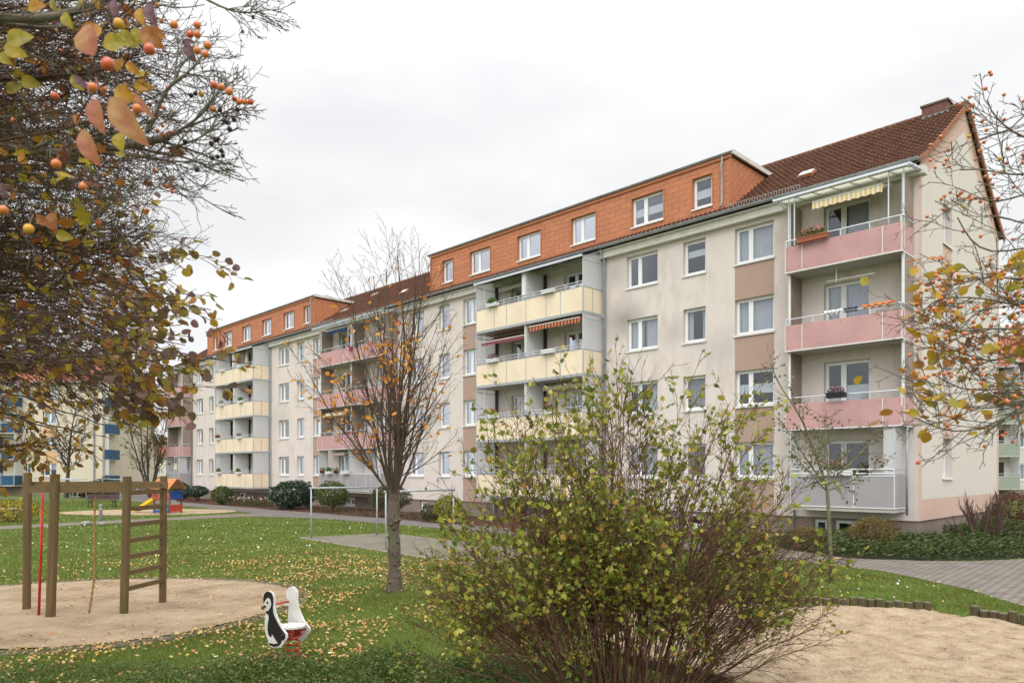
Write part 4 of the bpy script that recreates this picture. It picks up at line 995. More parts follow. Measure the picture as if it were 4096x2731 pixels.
# ------------------------------------------------------------------ background buildings
def bgbuilding(name,label,origin,rot,W,D,eave,ridge,cols,wallm,roofm,peach=(),floors=4,zs=2.0,balc=(),trim=None):
    t=thing(name,label,'apartment block',(origin[0],origin[1],0),rot)
    hs=[(a,b,zs+2.75*k,zs+2.75*k+1.35) for a,b in cols for k in range(floors)]
    rc=[(a,b,zs+2.75*k-1.4,zs+2.75*k,2) for a,b in peach for k in range(floors)]
    m=MB(); wall(m,0,W,.9,eave,0,hs,.15,rc); m.quad((0,0,.9),(0,-D,.9),(0,-D,eave),(0,0,eave)); m.tri((0,0,eave),(0,-D,eave),(0,-D/2,ridge-.1))
    m.quad((W,0,0),(W,-D,0),(W,-D,eave),(W,0,eave)); m.tri((W,0,eave),(W,-D,eave),(W,-D/2,ridge-.1)); m.quad((0,-D,0),(W,-D,0),(W,-D,eave),(0,-D,eave))
    m.box(.1,W-.1,-D+.4,-1.2,.1,eave-.2,1); m.build('wall',[wallm,M['room'],M['peach2']],t)
    m=MB(); m.quad((.05,-.05,0),(W,-.05,0),(W,-.05,.9),(.05,-.05,.9)); m.quad((.05,-.05,0),(.05,-D,0),(.05,-D,.9),(.05,-.05,.9)); m.build('plinth',M['plinth'],t)
    m=MB()
    for sg in (0,1):
        y0,y1=(.4,-D/2) if not sg else (-D-.4,-D/2)
        m.quad((-.3,y0,eave-.15),(W+.3,y0,eave-.15),(W+.3,y1,ridge),(-.3,y1,ridge))
    m.build('roof',roofm,t); m=MB(); m.tube([(-.3,.45,eave-.1),(W+.3,.45,eave-.1)],.09,6); m.build('gutter',M['zinc'],t)
    for a,b in cols:
        for k in range(floors): put_window(t,b-a,1.35,(a,-.15,zs+2.75*k),(.5,) if b-a>1.1 else (),True,rnd.choice(['half','sheer','dark','none']),0,.2,glass='glassd')
    for (a,b,pm,p) in balc:
        for k in range(floors):
            z=1.05+2.75*k; m=MB(); m.box(a,b,.003,p-.01,z-.12,z); bo=m.build('balcony',M['slab'],t)
            n=max(1,round((b-a)/1.3))
            for i in range(n):
                g=MB(); x0=a+(b-a)*i/n; x1=a+(b-a)*(i+1)/n; g.box(x0+.03,x1-.03,p-.01,p,z-.0,z+1.0); g.build('parapet_panel',pm,bo)
            g=MB(); g.box(a-.01,a+.0,.0,p,z,z+1.0); g.box(b,b+.01,.0,p,z,z+1.0); g.build('parapet_panel',pm,bo)
            g=MB(); g.tube([(a,p,z+1.22),(b,p,z+1.22)],.03,5); g.box(a,b,p-.02,p+.02,z+1.0,z+1.04)
            for i in range(n+1): x=a+(b-a)*i/n; g.box(x-.02,x+.02,p-.02,p+.015,z,z+1.2)
            g.build('handrail',M['alu'],bo)
            g=MB(); g.box(a-.02,a+.02,.0,p-.05,z+1.0,z+2.63); g.build('side_screen',M['screen'],bo)
            g=MB(); g.box(a+(b-a)*.3,a+(b-a)*.6,.0,.05,z+.05,z+2.2); g.build('balcony_door',M['dark'],bo)
    return t
M['peach2']=simple('peach_render',(.62,.40,.22),.9)
lw=stucco('cream_yellow_render',(.66,.59,.46),.15)
L1=bgbuilding('apartment_block','cream apartment block with blue balconies behind the bare tree at the left',(-43.5,77),math.pi,34,11,12.0,15.2,[(4.86,6.3),(7.6,8.1),(17.5,18.0),(20,21.5),(26,27.5)],lw,M['tilefar'],[(4.86,6.3)],balc=[(8.5,15.3,M['blue'],1.3)])
m=MB(); m.tube([(.85,.1,0),(.85,.1,11.9)],.09,6); m.build('downpipe',M['zinc'],L1)
for k in range(4):
    m=MB(); m.box(-.45,-.05,-2.5,-.4,.95+2.75*k,1.05+2.75*k); bo=m.build('balcony',M['slab'],L1)
    g=MB(); g.box(-.5,-.45,-2.5,-.4,1.05+2.75*k,2.05+2.75*k); g.box(-.45,-.06,-.4,-.36,1.05+2.75*k,2.05+2.75*k); g.build('parapet_panel',M['blue'],bo)
    g=MB(); g.box(-.48,-.06,-.39,-.37,2.1+2.75*k,3.7+2.75*k); g.build('side_screen',M['screen'],bo)
bgbuilding('apartment_block','distant yellow apartment block with bright orange roof seen past the left block',(-74.9,141),math.pi,20,11,12.3,16.2,[(1.7,3.2),(6,7.4),(11,12.4)],lw,simple('orange_roof_far',(.40,.13,.06),.8,.2,2),floors=4,zs=2.0)
bgbuilding('apartment_block','pale far building with reddish roof behind the leafy tree and parked cars',(-86,190),math.radians(172),26,10,6.2,9.6,[(2,3.4),(6,7.4),(10,11.4),(14,15.4),(18,19.4)],lw,M['tilefar'],floors=2,zs=1.8)
bgbuilding('apartment_block','white apartment block with pale green balconies behind the right gable end',(64,62),math.pi,23.5,10,11.4,15,[(19.3,20.8),(16,17.5),(12,13.5)],stucco('white_render_far',(.62,.60,.55),.1),M['tilefar'],zs=1.74,balc=[(21.4,23.3,M['greenp'],1.2)])
# parked vehicles far behind the play tower
def vehicle(name,label,cat,loc,rot,L_,H,kind,colm):
    t=thing(name,label,cat,loc,rot,'white vehicles parked far behind the play tower'); m=MB()
    if kind=='van': pr=[(-L_/2,.3),(L_/2,.3),(L_/2,.95),(L_/2-.5,1.15),(L_/2-1.0,H-.08),(L_/2-1.3,H),(-L_/2+.1,H),(-L_/2,H-.2)]
    else: pr=[(-L_/2,.3),(L_/2,.3),(L_/2,.75),(L_/2-1.0,.92),(L_/2-1.7,H-.03),(-L_/2+1.2,H),(-L_/2+.3,1.0),(-L_/2,.9)]
    m.prism(pr,lambda a,z,tt:(a,tt,z),-.86,.86); o=m.build('body',colm,t); fix_normals(o)
    g=MB(); a,b=pr[3],pr[4]
    g.bar((a[0]-.06+.03,0,a[1]+.04),(b[0]+.05,0,b[1]-.05),1.45,.03,0,(1,0,.5))
    for y in (-.87,.87): g.quad((pr[4][0]-.05,y,H-.12),(-L_/2+1.3,y,H-.12),(-L_/2+1.0,y,1.0),(pr[3][0]-.25,y,1.0))
    g.build('windscreen',M['dark'],t)
    for x in (-L_*.3,L_*.32):
        for y in (-.8,.8):
            g=MB(); g.tube([(x,y-.1,.31),(x,y+.1,.31)],.31,14); g.build('wheel',M['plastic'],t)
    for y in (-.62,.62):
        g=MB(); g.box(L_/2-.02,L_/2+.01,y-.14,y+.14,.62,.74); g.build('headlight',M['alu'],t)
wp=simple('white_car_paint',(.72,.73,.74),.25)
def vp(u,y): return ((u-2048)/FPX*y,y,0)
vehicle('parked_van','white van parked left of the two white cars','van',vp(515,106),math.radians(-80),4.6,2.05,'van',wp)
vehicle('parked_car','white car parked between the van and the longer white car','car',vp(551,104),math.radians(-88),4.2,1.5,'car',wp)
vehicle('parked_car','white car nearest the play tower roof, seen from the side','car',vp(578,108),math.radians(-150),4.2,1.5,'car',wp)
b=MB()
b.tube([(0,0,0),(0,0,.75)],.08,8); o=b.build('bollard',M['zinc'],None,True,(vp(549,80)[0],80,0)); tag(o,'small grey bollard at the path edge left of the play tower','bollard')
# ------------------------------------------------------------------ plants
def perp(d,rg):
    a=Vector((rg.gauss(0,1),rg.gauss(0,1),rg.gauss(0,1))); a=a-d*a.dot(d); return a.normalized()
class Plant:
    def __init__(s,seed): s.rg=random.Random(seed); s.wood=MB(); s.leaf=[]; s.tips=[]
    def branch(s,p,d,L,r,lev,prm):
        """prm[lev]=dict(seg,wob,trop,n,ang,len,lf,k,r)"""
        q=prm[lev]; rg=s.rg; n=max(2,int(round(L/q['seg']))); P=[Vector(p)]; D=[Vector(d)]; d=Vector(d)
        tr=Vector(q.get('trop',(0,0,0)))
        for i in range(n):
            d=(d+perp(d,rg)*rg.gauss(0,q['wob'])+tr).normalized(); P.append(P[-1]+d*(L/n)); D.append(d)
        R=[max(q.get('rmin',.002),r*(1-(1-q.get('tip',.3))*i/n)) for i in range(n+1)]
        s.wood.tube(P,R,q.get('k',4),0,False); s.kids(P,D,R,L,lev,prm); return P
    def kids(s,P,D,R,L,lev,prm):
        q=prm[lev]; rg=s.rg; n=len(P)-1
        if lev+1<len(prm):
            c=q['n']; c=int(c) + (1 if rg.random()<c-int(c) else 0)
            for j in range(c):
                f=q.get('f0',.2)+(1-q.get('f0',.2))*(j+rg.random()*.8)/max(1,c); f=min(f,.999); i=int(f*n); t=f*n-i; b=P[i].lerp(P[min(i+1,n)],t); dd=D[min(i+1,n)]
                a=math.radians(rg.uniform(*q['ang'])); nd_=(dd*math.cos(a)+perp(dd,rg)*math.sin(a)).normalized()
                s.branch(b,nd_,L*rg.uniform(*q['len'])*(1-q.get('taper',.4)*f),R[i]*q.get('r',.6),lev+1,prm)
        else: s.tips.append((P[-1],D[-1]))
        lf=q.get('lf',0)
        if lf:
            c=int(lf*L)+(1 if rg.random()<lf*L-int(lf*L) else 0)
            for _ in range(c):
                f=rg.random()**.7*n; i=min(int(f),n-1); s.leaf.append((P[i].lerp(P[i+1],f-i),D[i+1]))
LEAFS={'ovate':[(0,0),(.30,.22),(.38,.5),(.22,.82),(0,1.0)],'round':[(0,0),(.42,.15),(.5,.5),(.34,.82),(0,1.02)],'narrow':[(0,0),(.16,.25),(.2,.5),(.12,.8),(0,1)],'lobed':[(0,0),(.45,.12),(.28,.36),(.46,.62),(.2,.7),(0,1)]}
def leaves_mesh(name,L,size,mat,parent,rg,shape='ovate',droop=.5,cup=.18,spread=1.0,jit=.25,curl=.15):
    """L list of (pos,dir); each leaf a folded outline of its own"""
    prof=LEAFS[shape]; V=[];F_=[]; k=len(prof)
    for p,d in L:
        s=size*(1+rg.uniform(-jit,jit)); a=(d+perp(d,rg)*spread*rg.uniform(.4,1.4)+Vector((0,0,-droop*rg.random()))).normalized()
        b=perp(a,rg); b.z*=.5; b=(b-a*a.dot(b)).normalized(); c=a.cross(b); st=p+a*s*.15; n=len(V); cl=rg.uniform(-curl,curl*1.6)
        for (w_,t) in prof: V.append(st+a*(t*s)+c*(-cl*s*t*t))
        for (w_,t) in prof[1:-1]: V.append(st+a*(t*s)+b*(w_*s)+c*(cup*w_*s-cl*s*t*t))
        for (w_,t) in prof[1:-1]: V.append(st+a*(t*s)-b*(w_*s)+c*(cup*w_*s-cl*s*t*t))
        m=k-2
        for off in (k,k+m):
            prev=None
            for i in range(m):
                if i==0: F_.append((n,n+1,n+off,n+off))
                else: F_.append((n+i,n+i+1,n+off+i,n+off+i-1))
            F_.append((n+k-2,n+k-1,n+off+m-1,n+off+m-1))
    me=bpy.data.meshes.new(name); me.from_pydata([tuple(v) for v in V],[],[f if f[2]!=f[3] else f[:3] for f in F_]); me.materials.append(mat)
    return link(name,me,parent)
def cards_np(name,C,size,mat,parent=None,flat=0.0,aspect=.55,rs=nrs,jit=.5):
    """many small pointed leaf faces at positions C (n,3)"""
    n=len(C); s=size*(1+rs.uniform(-jit,jit,n))[:,None]
    a=rs.normal(size=(n,3)); 
    if flat: a[:,2]*=(1-flat)
    a/=np.linalg.norm(a,axis=1)[:,None]; b=rs.normal(size=(n,3)); 
    if flat: b[:,2]*=(1-flat)
    b-=a*(a*b).sum(1)[:,None]; b/=np.linalg.norm(b,axis=1)[:,None]
    V=np.stack([C-a*s*.5,C-b*s*aspect*.5,C+a*s*.5,C+b*s*aspect*.5],1).reshape(-1,3)
    F_=np.arange(4*n).reshape(n,4); return np_mesh(name,V,F_,mat,parent)
def blob_points(n,c,r,rs=nrs,shell=.55,lump=.25,seed=0,zmin=None):
    d=rs.normal(size=(n,3)); d/=np.linalg.norm(d,axis=1)[:,None]; rad=shell+(1-shell)*rs.rand(n)**.5
    lm_=np.array([1+lump*noise.noise(Vector((x*2.1+seed,y*2.1,z*2.1)))+lump*.6*noise.noise(Vector((x*5+seed,y*5,z*5))) for x,y,z in d])
    P=d*(rad*lm_)[:,None]*np.array(r)+np.array(c)
    if zmin is not None: P=P[P[:,2]>zmin]
    return P
grey_bark=bark('grey_branch',(.15,.122,.095),.4,30,(.16,.17,.13)); brown_twig=bark('brown_twig',(.10,.062,.045),.35,40); dark_twig=bark('dark_twig',(.055,.043,.035),.35,30)
trunk_bark=bark('cherry_trunk_bark',(.115,.09,.07),.5,18,(.10,.11,.05)); far_bark=bark('far_bark',(.075,.06,.05),.3,6)

# --- the vase shaped tree with orange leaves
T1=Vector((-2.39,14.68,0)); t=thing('orange_leaved_tree','nearly bare vase shaped tree with scattered orange leaves, standing alone on the lawn','tree',T1)
m=MB(); P=[];R=[]; tp=random.Random(5)
for i in range(30):
    z=i*.072; P.append((.012*math.sin(z*3),.01*math.cos(z*4),z-.03)); R.append(.128+.045*math.exp(-z*7)+.012*math.sin(z*9)+(.012 if abs(z-1.45)<.08 else 0)+.006*tp.random()-.006*z)
m.tube(P,R,16)
for v_ in range(len(m.v)):
    x,y,z=m.v[v_]; nn=noise.noise(Vector((x*9,y*9,z*7)))*.016; l=math.hypot(x,y)+1e-6; m.v[v_]=(x*(1+nn/l),y*(1+nn/l),z)
for (an,z,r) in ((-1.9,1.36,.05),(-1.1,1.42,.055),(-.4,1.45,.05),(-1.5,1.28,.04),(-2.4,1.1,.035),(-.9,1.0,.03),(-1.3,.55,.035),(-1.2,.72,.03),(-2.0,.2,.04),(-.6,.3,.04)):
    c=Vector((.125*math.cos(an),.125*math.sin(an),z)); pr=[]
    m.tube([c*.9+Vector((0,0,z*.1)),c+Vector((.02*math.cos(an),.02*math.sin(an),.0)),c+Vector((.045*math.cos(an),.045*math.sin(an),.01))],[r,r*.8,r*.3],7)
m.build('trunk',trunk_bark,t,True)
pl=Plant(21); prm=[dict(seg=.30,wob=.055,trop=(0,0,.045),n=11,ang=(18,40),len=(.30,.5),f0=.12,r=.5,k=6,tip=.18,lf=.15,taper=.5),
 dict(seg=.16,wob=.08,trop=(0,0,.05),n=7,ang=(18,45),len=(.28,.5),f0=.1,r=.6,k=4,tip=.3,rmin=.0035,lf=1.2),
 dict(seg=.10,wob=.10,trop=(0,0,.03),n=3,ang=(20,55),len=(.3,.5),r=.7,k=3,rmin=.0028,lf=2.4),
 dict(seg=.07,wob=.12,n=0,ang=(0,0),len=(0,0),k=3,rmin=.0024,lf=2.5)]
for i in range(13):
    a=i*2.4+.3; inc=[8,16,25,32,38][i%5]*math.pi/180*1.05; d=Vector((math.cos(a)*math.sin(inc),math.sin(a)*math.sin(inc),math.cos(inc)))
    z=1.85+.22*pl.rg.random(); L_=[4.8,4.4,3.9,3.5,3.1][i%5]*pl.rg.uniform(.9,1.08)
    pl.branch((.05*math.cos(a),.05*math.sin(a),z),d,L_,[.042,.038,.033,.029,.025][i%5],0,prm)
pl.wood.build('branches',bark('cherry_branch',(.095,.07,.054),.35,24),t,True)
L_=pl.leaf; rg=random.Random(3)
keep=[]
for p,d in L_:
    w_=.20
    w_+=1.1*max(0,1-((p.x+1.05)/.5)**2-((p.z-3.75)/.75)**2)+.85*max(0,1-((p.x-.05)/.35)**2-((p.z-4.9)/1.0)**2)+.9*max(0,1-((p.x+.4)/.4)**2-((p.z-2.5)/.55)**2)+.2*max(0,1-((p.x-.6)/.6)**2-((p.z-3.6)/1.2)**2)
    if noise.noise(Vector((p.x*2.5,p.y*2.5,p.z*2.5)))<-.1: w_*=.35
    if p.z>5.6: w_*=.25
    if rg.random()<w_: keep.append((p,d))
leaves_mesh('leaves',keep,.10,islands('orange_autumn_leaf',[(0,(.66,.27,.03)),(.6,(.78,.38,.04)),(.86,(.64,.20,.04)),(.96,(.48,.09,.04)),(1,(.75,.48,.10))],.5,.35),t,rg,'ovate',1.0)

# --- big foreground shrub
def bigbush():
    base=Vector((.95,7.55,0)); t=thing('garden_shrub','huge sprawling multi stemmed shrub with yellow green leaves and brown twigs in the foreground','shrub',base)
    pl=Plant(77); rg=pl.rg
    env=[(-1.25,.75),(-.97,1.25),(-.75,2.1),(-.5,2.75),(-.12,3.15),(.34,3.3),(.8,3.2),(1.23,3.55),(1.6,3.15),(1.91,3.35),(2.3,3.25),(2.6,3.1),(2.9,2.4),(3.2,1.75),(3.45,1.2)]
    def ez(x):
        for (a,b),(c,d) in zip(env[:-1],env[1:]):
            if a<=x<=c: return b+(d-b)*(x-a)/(c-a)
        return .8
    prm=[dict(n=17,ang=(16,58),len=(.13,.26),f0=.22,r=.5,taper=.35,seg=.2,wob=.05,k=4),
         dict(seg=.09,wob=.13,trop=(0,0,.03),n=3.2,ang=(20,55),len=(.35,.6),f0=.2,r=.65,k=3,rmin=.0026,lf=7.0),
         dict(seg=.06,wob=.15,n=0,ang=(0,0),len=(0,0),k=3,rmin=.0021,lf=15)]
    for i in range(165):
        x1=rg.uniform(-1.0,3.4); dy=rg.gauss(0,.55); dy=max(-1.0,min(1.3,dy)); top=ez(x1)*math.sqrt(max(.25,1-(dy/1.9)**2))*rg.uniform(.62,1.03)
        if i%5==0: top*=.6
        bx=1.15+max(-.6,min(.6,(x1-1.15)*.30+rg.gauss(0,.12))); by=7.55+dy*.35+rg.gauss(0,.1)
        A_=Vector((bx,by,-.03)); B_=Vector((x1,7.55+dy,top)); C_=Vector((bx+(x1-bx)*rg.uniform(.25,.6),by+dy*.4,top*rg.uniform(.5,.72)))
        n=16; P=[];D=[]
        for j in range(n+1):
            f=j/n; p=A_*(1-f)**2+C_*2*f*(1-f)+B_*f*f; p+=Vector((noise.noise(Vector((i*3.1,f*4,0)))*.07,noise.noise(Vector((i*3.1,f*4,5)))*.07,0))*min(1,f*3)
            P.append(p-base)
        D=[(P[min(j+1,n)]-P[max(j-1,0)]).normalized() for j in range(n+1)]; L_=sum((P[j+1]-P[j]).length for j in range(n))
        r=rg.uniform(.006,.0125); R=[max(.0026,r*(1-.78*j/n)) for j in range(n+1)]
        pl.wood.tube(P,R,5,0,False); pl.kids(P,D,R,L_,0,prm)
    # droopy skirts of fine twigs, low left and low right
    pr2=[dict(seg=.12,wob=.09,n=7,ang=(20,50),len=(.3,.5),f0=.25,r=.6,k=3,rmin=.0026,lf=3),dict(seg=.08,wob=.14,n=2,ang=(25,60),len=(.35,.6),k=3,rmin=.0022,lf=5),dict(seg=.05,wob=.14,n=0,ang=(0,0),len=(0,0),k=3,rmin=.002,lf=9)]
    for i in range(64):
        left=i%3==0; x=rg.uniform(-.2,.5) if left else rg.uniform(1.3,2.2); z=rg.uniform(.15,.9) if left else rg.uniform(.2,1.5); inc=rg.uniform(45,78)*math.pi/180; sx=-1 if left else 1
        pl.branch(Vector((x,7.4+rg.gauss(0,.25),z))-base,Vector((sx*math.sin(inc),rg.gauss(0,.35),math.cos(inc))).normalized(),rg.uniform(.7,1.25) if left else rg.uniform(.9,1.5),.007,0,pr2)
    pl.wood.build('stems',bark('shrub_stem',(.115,.056,.037),.4,40),t)
    keep=[]
    for p,d in pl.leaf:
        q=noise.noise(Vector((p.x*1.7,p.y*1.7,p.z*1.7+3))); w_=.64+1.4*q
        if p.z>2.3: w_-=.08
        if p.x>.9 and p.z<2.6: w_-=.28
        if p.z<.9: w_-=.25
        if -.9<p.x<.8 and .5<p.z<1.9: w_+=.18
        if rg.random()<w_: keep.append((p,d))
    leaves_mesh('leaves',keep,.051,islands('shrub_leaf',[(0,(.09,.13,.02)),(.4,(.21,.25,.035)),(.75,(.38,.39,.06)),(.9,(.52,.47,.11)),(.94,(.55,.38,.06)),(1,(.42,.20,.06))],.5,.35),t,rg,'lobed',.3,.25,1.0,.45,.35)
    print('bush leaves',len(keep),'wood',len(pl.wood.f))
bigbush()

# --- little lichen covered tree in front of the right balconies
T2=Vector((6.87,15.6,0)); t=thing('young_tree','slender lichen covered young tree with few leaves before the right grey balcony','tree',T2)
m=MB(); m.tube([(0,0,-.05),(-.02,0,.8),(-.06,0,1.6),(-.10,0,2.2)],[.05,.042,.038,.036],8); 
lichb=bark('lichen_bark',(.14,.125,.09),.4,25,(.20,.20,.07)); m.build('trunk',lichb,t,True)
pl=Plant(9); prm=[dict(seg=.2,wob=.10,trop=(0,0,.02),n=13,ang=(28,60),len=(.25,.45),f0=.1,r=.55,k=5,tip=.25,lf=2),dict(seg=.1,wob=.16,n=5,ang=(30,70),len=(.3,.55),r=.6,k=3,rmin=.004,lf=9),dict(seg=.07,wob=.14,n=0,ang=(0,0),len=(0,0),k=3,rmin=.003,lf=22)]
for d,L_,r in (((-.16,0,1),2.9,.032),((.75,.2,.75),1.75,.026),((-.6,.1,.75),1.7,.024),((.9,-.1,.42),1.3,.02),((-.35,-.4,.8),1.6,.02),((.3,.4,1),1.7,.02),((-.75,0,.5),1.1,.016)):
    pl.branch((-.10,0,2.1 if L_>1.65 else 2.0),Vector(d).normalized(),L_,r,0,prm)
pl.wood.build('branches',lichb,t,True); lf=[x for x in pl.leaf if pl.rg.random()<.45]
leaves_mesh('leaves',lf,.045,islands('dull_green_leaf',[(0,(.07,.09,.025)),(.7,(.15,.16,.05)),(1,(.25,.16,.06))]),t,pl.rg,'round',.4)

# --- hawthorn and hazel crowns hanging into the frame; trunks stand just outside it
berry_m=[simple('orange_berry',(.60,.17,.04),.3,.3,25,0,60,0,(1,1,1),.5),simple('red_berry',(.55,.09,.035),.3,.3,25,0,60,0,(1,1,1),.5),simple('yellow_berry',(.62,.32,.05),.4,.2,40),simple('shrivelled_berry',(.035,.02,.02),.7,.2,40)]
bmesh_={}
def berry(parent,p,r,kind,stem=None,name='berry'):
    if kind not in bmesh_:
        b=MB(); n=10; pr=[(math.sin(math.pi*(i+.35)/(n+.0))*1.0,-math.cos(math.pi*(i+.35)/n)) for i in range(n)]
        b.lathe(pr,k=12,m=0)
        for j in range(5): a=j*1.257; b.bar((.12*math.cos(a),.12*math.sin(a),.92),(.36*math.cos(a),.36*math.sin(a),1.22),.09,.04,1)
        me=bpy.data.meshes.new('berry'); me.from_pydata(b.v,[],b.f); me.materials.append(berry_m[kind]); me.materials.append(berry_m[3]); me.polygons.foreach_set('material_index',b.m); me.polygons.foreach_set('use_smooth',[True]*len(b.f)); bmesh_[kind]=me
    o=link(name,bmesh_[kind],parent,p); o.scale=(r,r,r*.96); o.rotation_euler=(rnd.uniform(-.9,.9),rnd.uniform(-.9,.9),0); return o
def limb(pl,pts,r0,r1,prm,base,k=7,wig=.012):
    """limb through points (u,v,y); gets side branches of prm[0]"""
    W=[(q if isinstance(q,Vector) else at(*q))-base for q in pts]; P=[]
    for i in range(len(W)-1):
        a,b=W[i],W[i+1]; n=max(2,int((b-a).length/.05))
        for j in range(n): P.append(a.lerp(b,j/n))
    P.append(W[-1])
    Q=[P[0]]
    for i in range(1,len(P)-1): Q.append((P[i-1]+P[i]*2+P[i+1])/4+Vector((noise.noise(P[i]*6),noise.noise(P[i]*6+Vector((9,0,0))),noise.noise(P[i]*6+Vector((0,9,0)))))*wig)
    Q.append(P[-1]); n=len(Q)-1; D=[(Q[min(j+1,n)]-Q[max(j-1,0)]).normalized() for j in range(n+1)]
    R=[r0+(r1-r0)*j/n for j in range(n+1)]; L_=sum((Q[j+1]-Q[j]).length for j in range(n)); pl.wood.tube(Q,R,k,0,False); pl.kids(Q,D,R,prm[0].get('L',L_),0,prm); return Q

def boughs(first,trunk,zlo,zhi):
    # a few shared boughs leave the trunk and fork towards the visible limbs
    P0=at(*first); g=round((P0.z-1.2)/.5); zt=max(zlo,min(zhi,zlo+.28*g)); T=Vector((trunk.x,trunk.y,zt)); k=Vector((trunk.x+(P0.x-trunk.x)*.33,trunk.y+(round(P0.y/1.2)*1.2-trunk.y)*.33,zt+.22+.16*g))
    return [T,k,k.lerp(P0,.55)+Vector((0,0,.06))]
def crown_rest(pl,sx,r0,seed):
    rg=random.Random(seed); prm=[dict(seg=.12,wob=.10,trop=(0,0,.04),n=9,ang=(25,55),len=(.35,.6),f0=.25,r=.5,k=5,tip=.2),dict(seg=.06,wob=.15,n=6,ang=(25,60),len=(.3,.5),f0=.15,r=.6,k=3,rmin=.0025),dict(seg=.05,wob=.2,n=0,ang=(0,0),len=(0,0),k=3,rmin=.002)]
    for i in range(9):
        a=rg.uniform(-1.1,1.1); inc=rg.uniform(.3,1.1); d=Vector((sx*math.cos(a)*math.sin(inc),math.sin(a)*math.sin(inc),math.cos(inc))); pl.branch((0,0,rg.uniform(1.7,3.3)),d.normalized(),rg.uniform(1.0,1.9),r0,0,prm)
def hawthorn_left():
    base=Vector((-2.9,2.3,0)); t=thing('hawthorn_tree','hawthorn with orange berries and large yellow and pink leaves, reaching in at the upper left','tree',base)
    m=MB(); m.tube([(0,0,-.05),(.03,.02,1.2),(0,0,2.4),(-.04,0,3.4),(-.12,.05,4.3)],[.11,.085,.07,.04,.012],10); m.build('trunk',grey_bark,t,True)
    pl=Plant(31); rg=pl.rg
    def P3(L0,n0,l1=(.6,1.0)): return [dict(L=L0,n=n0,ang=(18,50),len=l1,f0=.34,r=.5,taper=.3),
        dict(seg=.035,wob=.17,trop=(.02,0,.0),n=5,ang=(25,60),len=(.3,.55),f0=.15,r=.65,k=4,rmin=.0014,lf=0),
        dict(seg=.022,wob=.22,n=2,ang=(30,65),len=(.35,.6),f0=.3,r=.7,k=3,rmin=.0011,lf=0),
        dict(seg=.015,wob=.22,n=0,ang=(0,0),len=(0,0),k=3,rmin=.001,lf=0)]
    TR=lambda v,y: (-2300,v,y)
    # the bright thick limb and its forks, measured against the sky
    def pt(x,y,d): return (x/1.568,y/1.568,d)
    q=limb(pl,boughs((-500,620,2.05),base,1.7,3.1)+[pt(0,930,2.0),pt(250,945,2.0),pt(420,965,1.98),pt(650,955,1.95),pt(900,895,1.95),pt(1050,860,1.95)],.023,.009,P3(.5,20),base,8,.006)
    q=limb(pl,[pt(1040,862,1.95),pt(1170,800,1.95),pt(1270,720,1.95),pt(1330,640,1.95),pt(1352,545,1.95)],.005,.0018,P3(.18,9),base,6,.004)
    q=limb(pl,[pt(1170,800,1.95),pt(1330,740,1.97),pt(1420,700,1.98),pt(1500,655,1.98)],.0035,.0014,P3(.14,8),base,5,.004)
    q=limb(pl,[pt(920,830,1.9),pt(960,740,1.9),pt(1010,620,1.9),pt(1090,510,1.9),pt(1165,470,1.9),pt(1225,400,1.9),pt(1262,350,1.9)],.0065,.0018,P3(.18,7),base,6,.004)
    q=limb(pl,[pt(1098,490,1.9),pt(1110,370,1.9),pt(1125,310,1.9),pt(1100,240,1.9),pt(1093,190,1.9)],.003,.0014,P3(.12,3),base,5,.003)
    q=limb(pl,[pt(650,960,1.95),pt(820,975,1.95),pt(1000,1000,1.95),pt(1150,1020,1.95),pt(1280,1000,1.95)],.006,.0015,P3(.2,14),base,5,.004)
    q=limb(pl,[pt(1050,930,1.95),pt(1180,900,1.95),pt(1290,850,1.95),pt(1330,800,1.95)],.004,.0015,P3(.18,8),base,5,.004)
    q=limb(pl,boughs((-500,-40,2.35),base,1.7,3.1)+[(200,10,2.4),pt(700,-20,2.4),pt(1000,30,2.4),pt(1100,50,2.4),pt(1200,50,2.4),pt(1285,30,2.4)],.012,.0014,P3(.2,16),base,5,.004)
    q=limb(pl,[pt(1150,-90,2.4),pt(1310,10,2.4),pt(1450,70,2.4),pt(1560,85,2.4),pt(1650,70,2.4)],.005,.0014,P3(.2,14),base,5,.004)
    q=limb(pl,boughs((-500,120,1.7),base,1.7,3.1)+[(0,75,1.7),(150,70,1.75),(300,50,1.8),(420,10,1.85),(520,-40,1.9)],.018,.009,P3(.4,14),base,8,.006)
    # brown inner branches of the dense part
    pl2=Plant(90); pl2.rg=rg
    for i in range(66):
        v0=rg.uniform(-60,760); y0=rg.uniform(1.7,3.6); ue=rg.uniform(300,620)
        if i%3==0: v0=rg.uniform(650,1200); y0=rg.uniform(2.6,3.8); ue=rg.uniform(250,560)
        dv=rg.uniform(-160,90)
        limb(pl if i%4==0 else pl2,boughs((-500,v0,y0),base,1.7,3.1)+[(-100,v0,y0),(ue*.5,v0+dv*.4,y0*rg.uniform(.96,1.04)),(ue,v0+dv,y0)],rg.uniform(.006,.014) if i%7 else .021,.002,P3(.24*y0,27,(.5,.95)),base,5,.01)
    crown_rest(pl,-1,.022,4)
    pl2.wood.build('inner_branches',bark('hawthorn_inner_twig',(.085,.047,.032),.4,30),t,True); pl.tips+=pl2.tips
    print('haw wood',len(pl.wood.f))
    # leaves near the lens
    rl=random.Random(5)
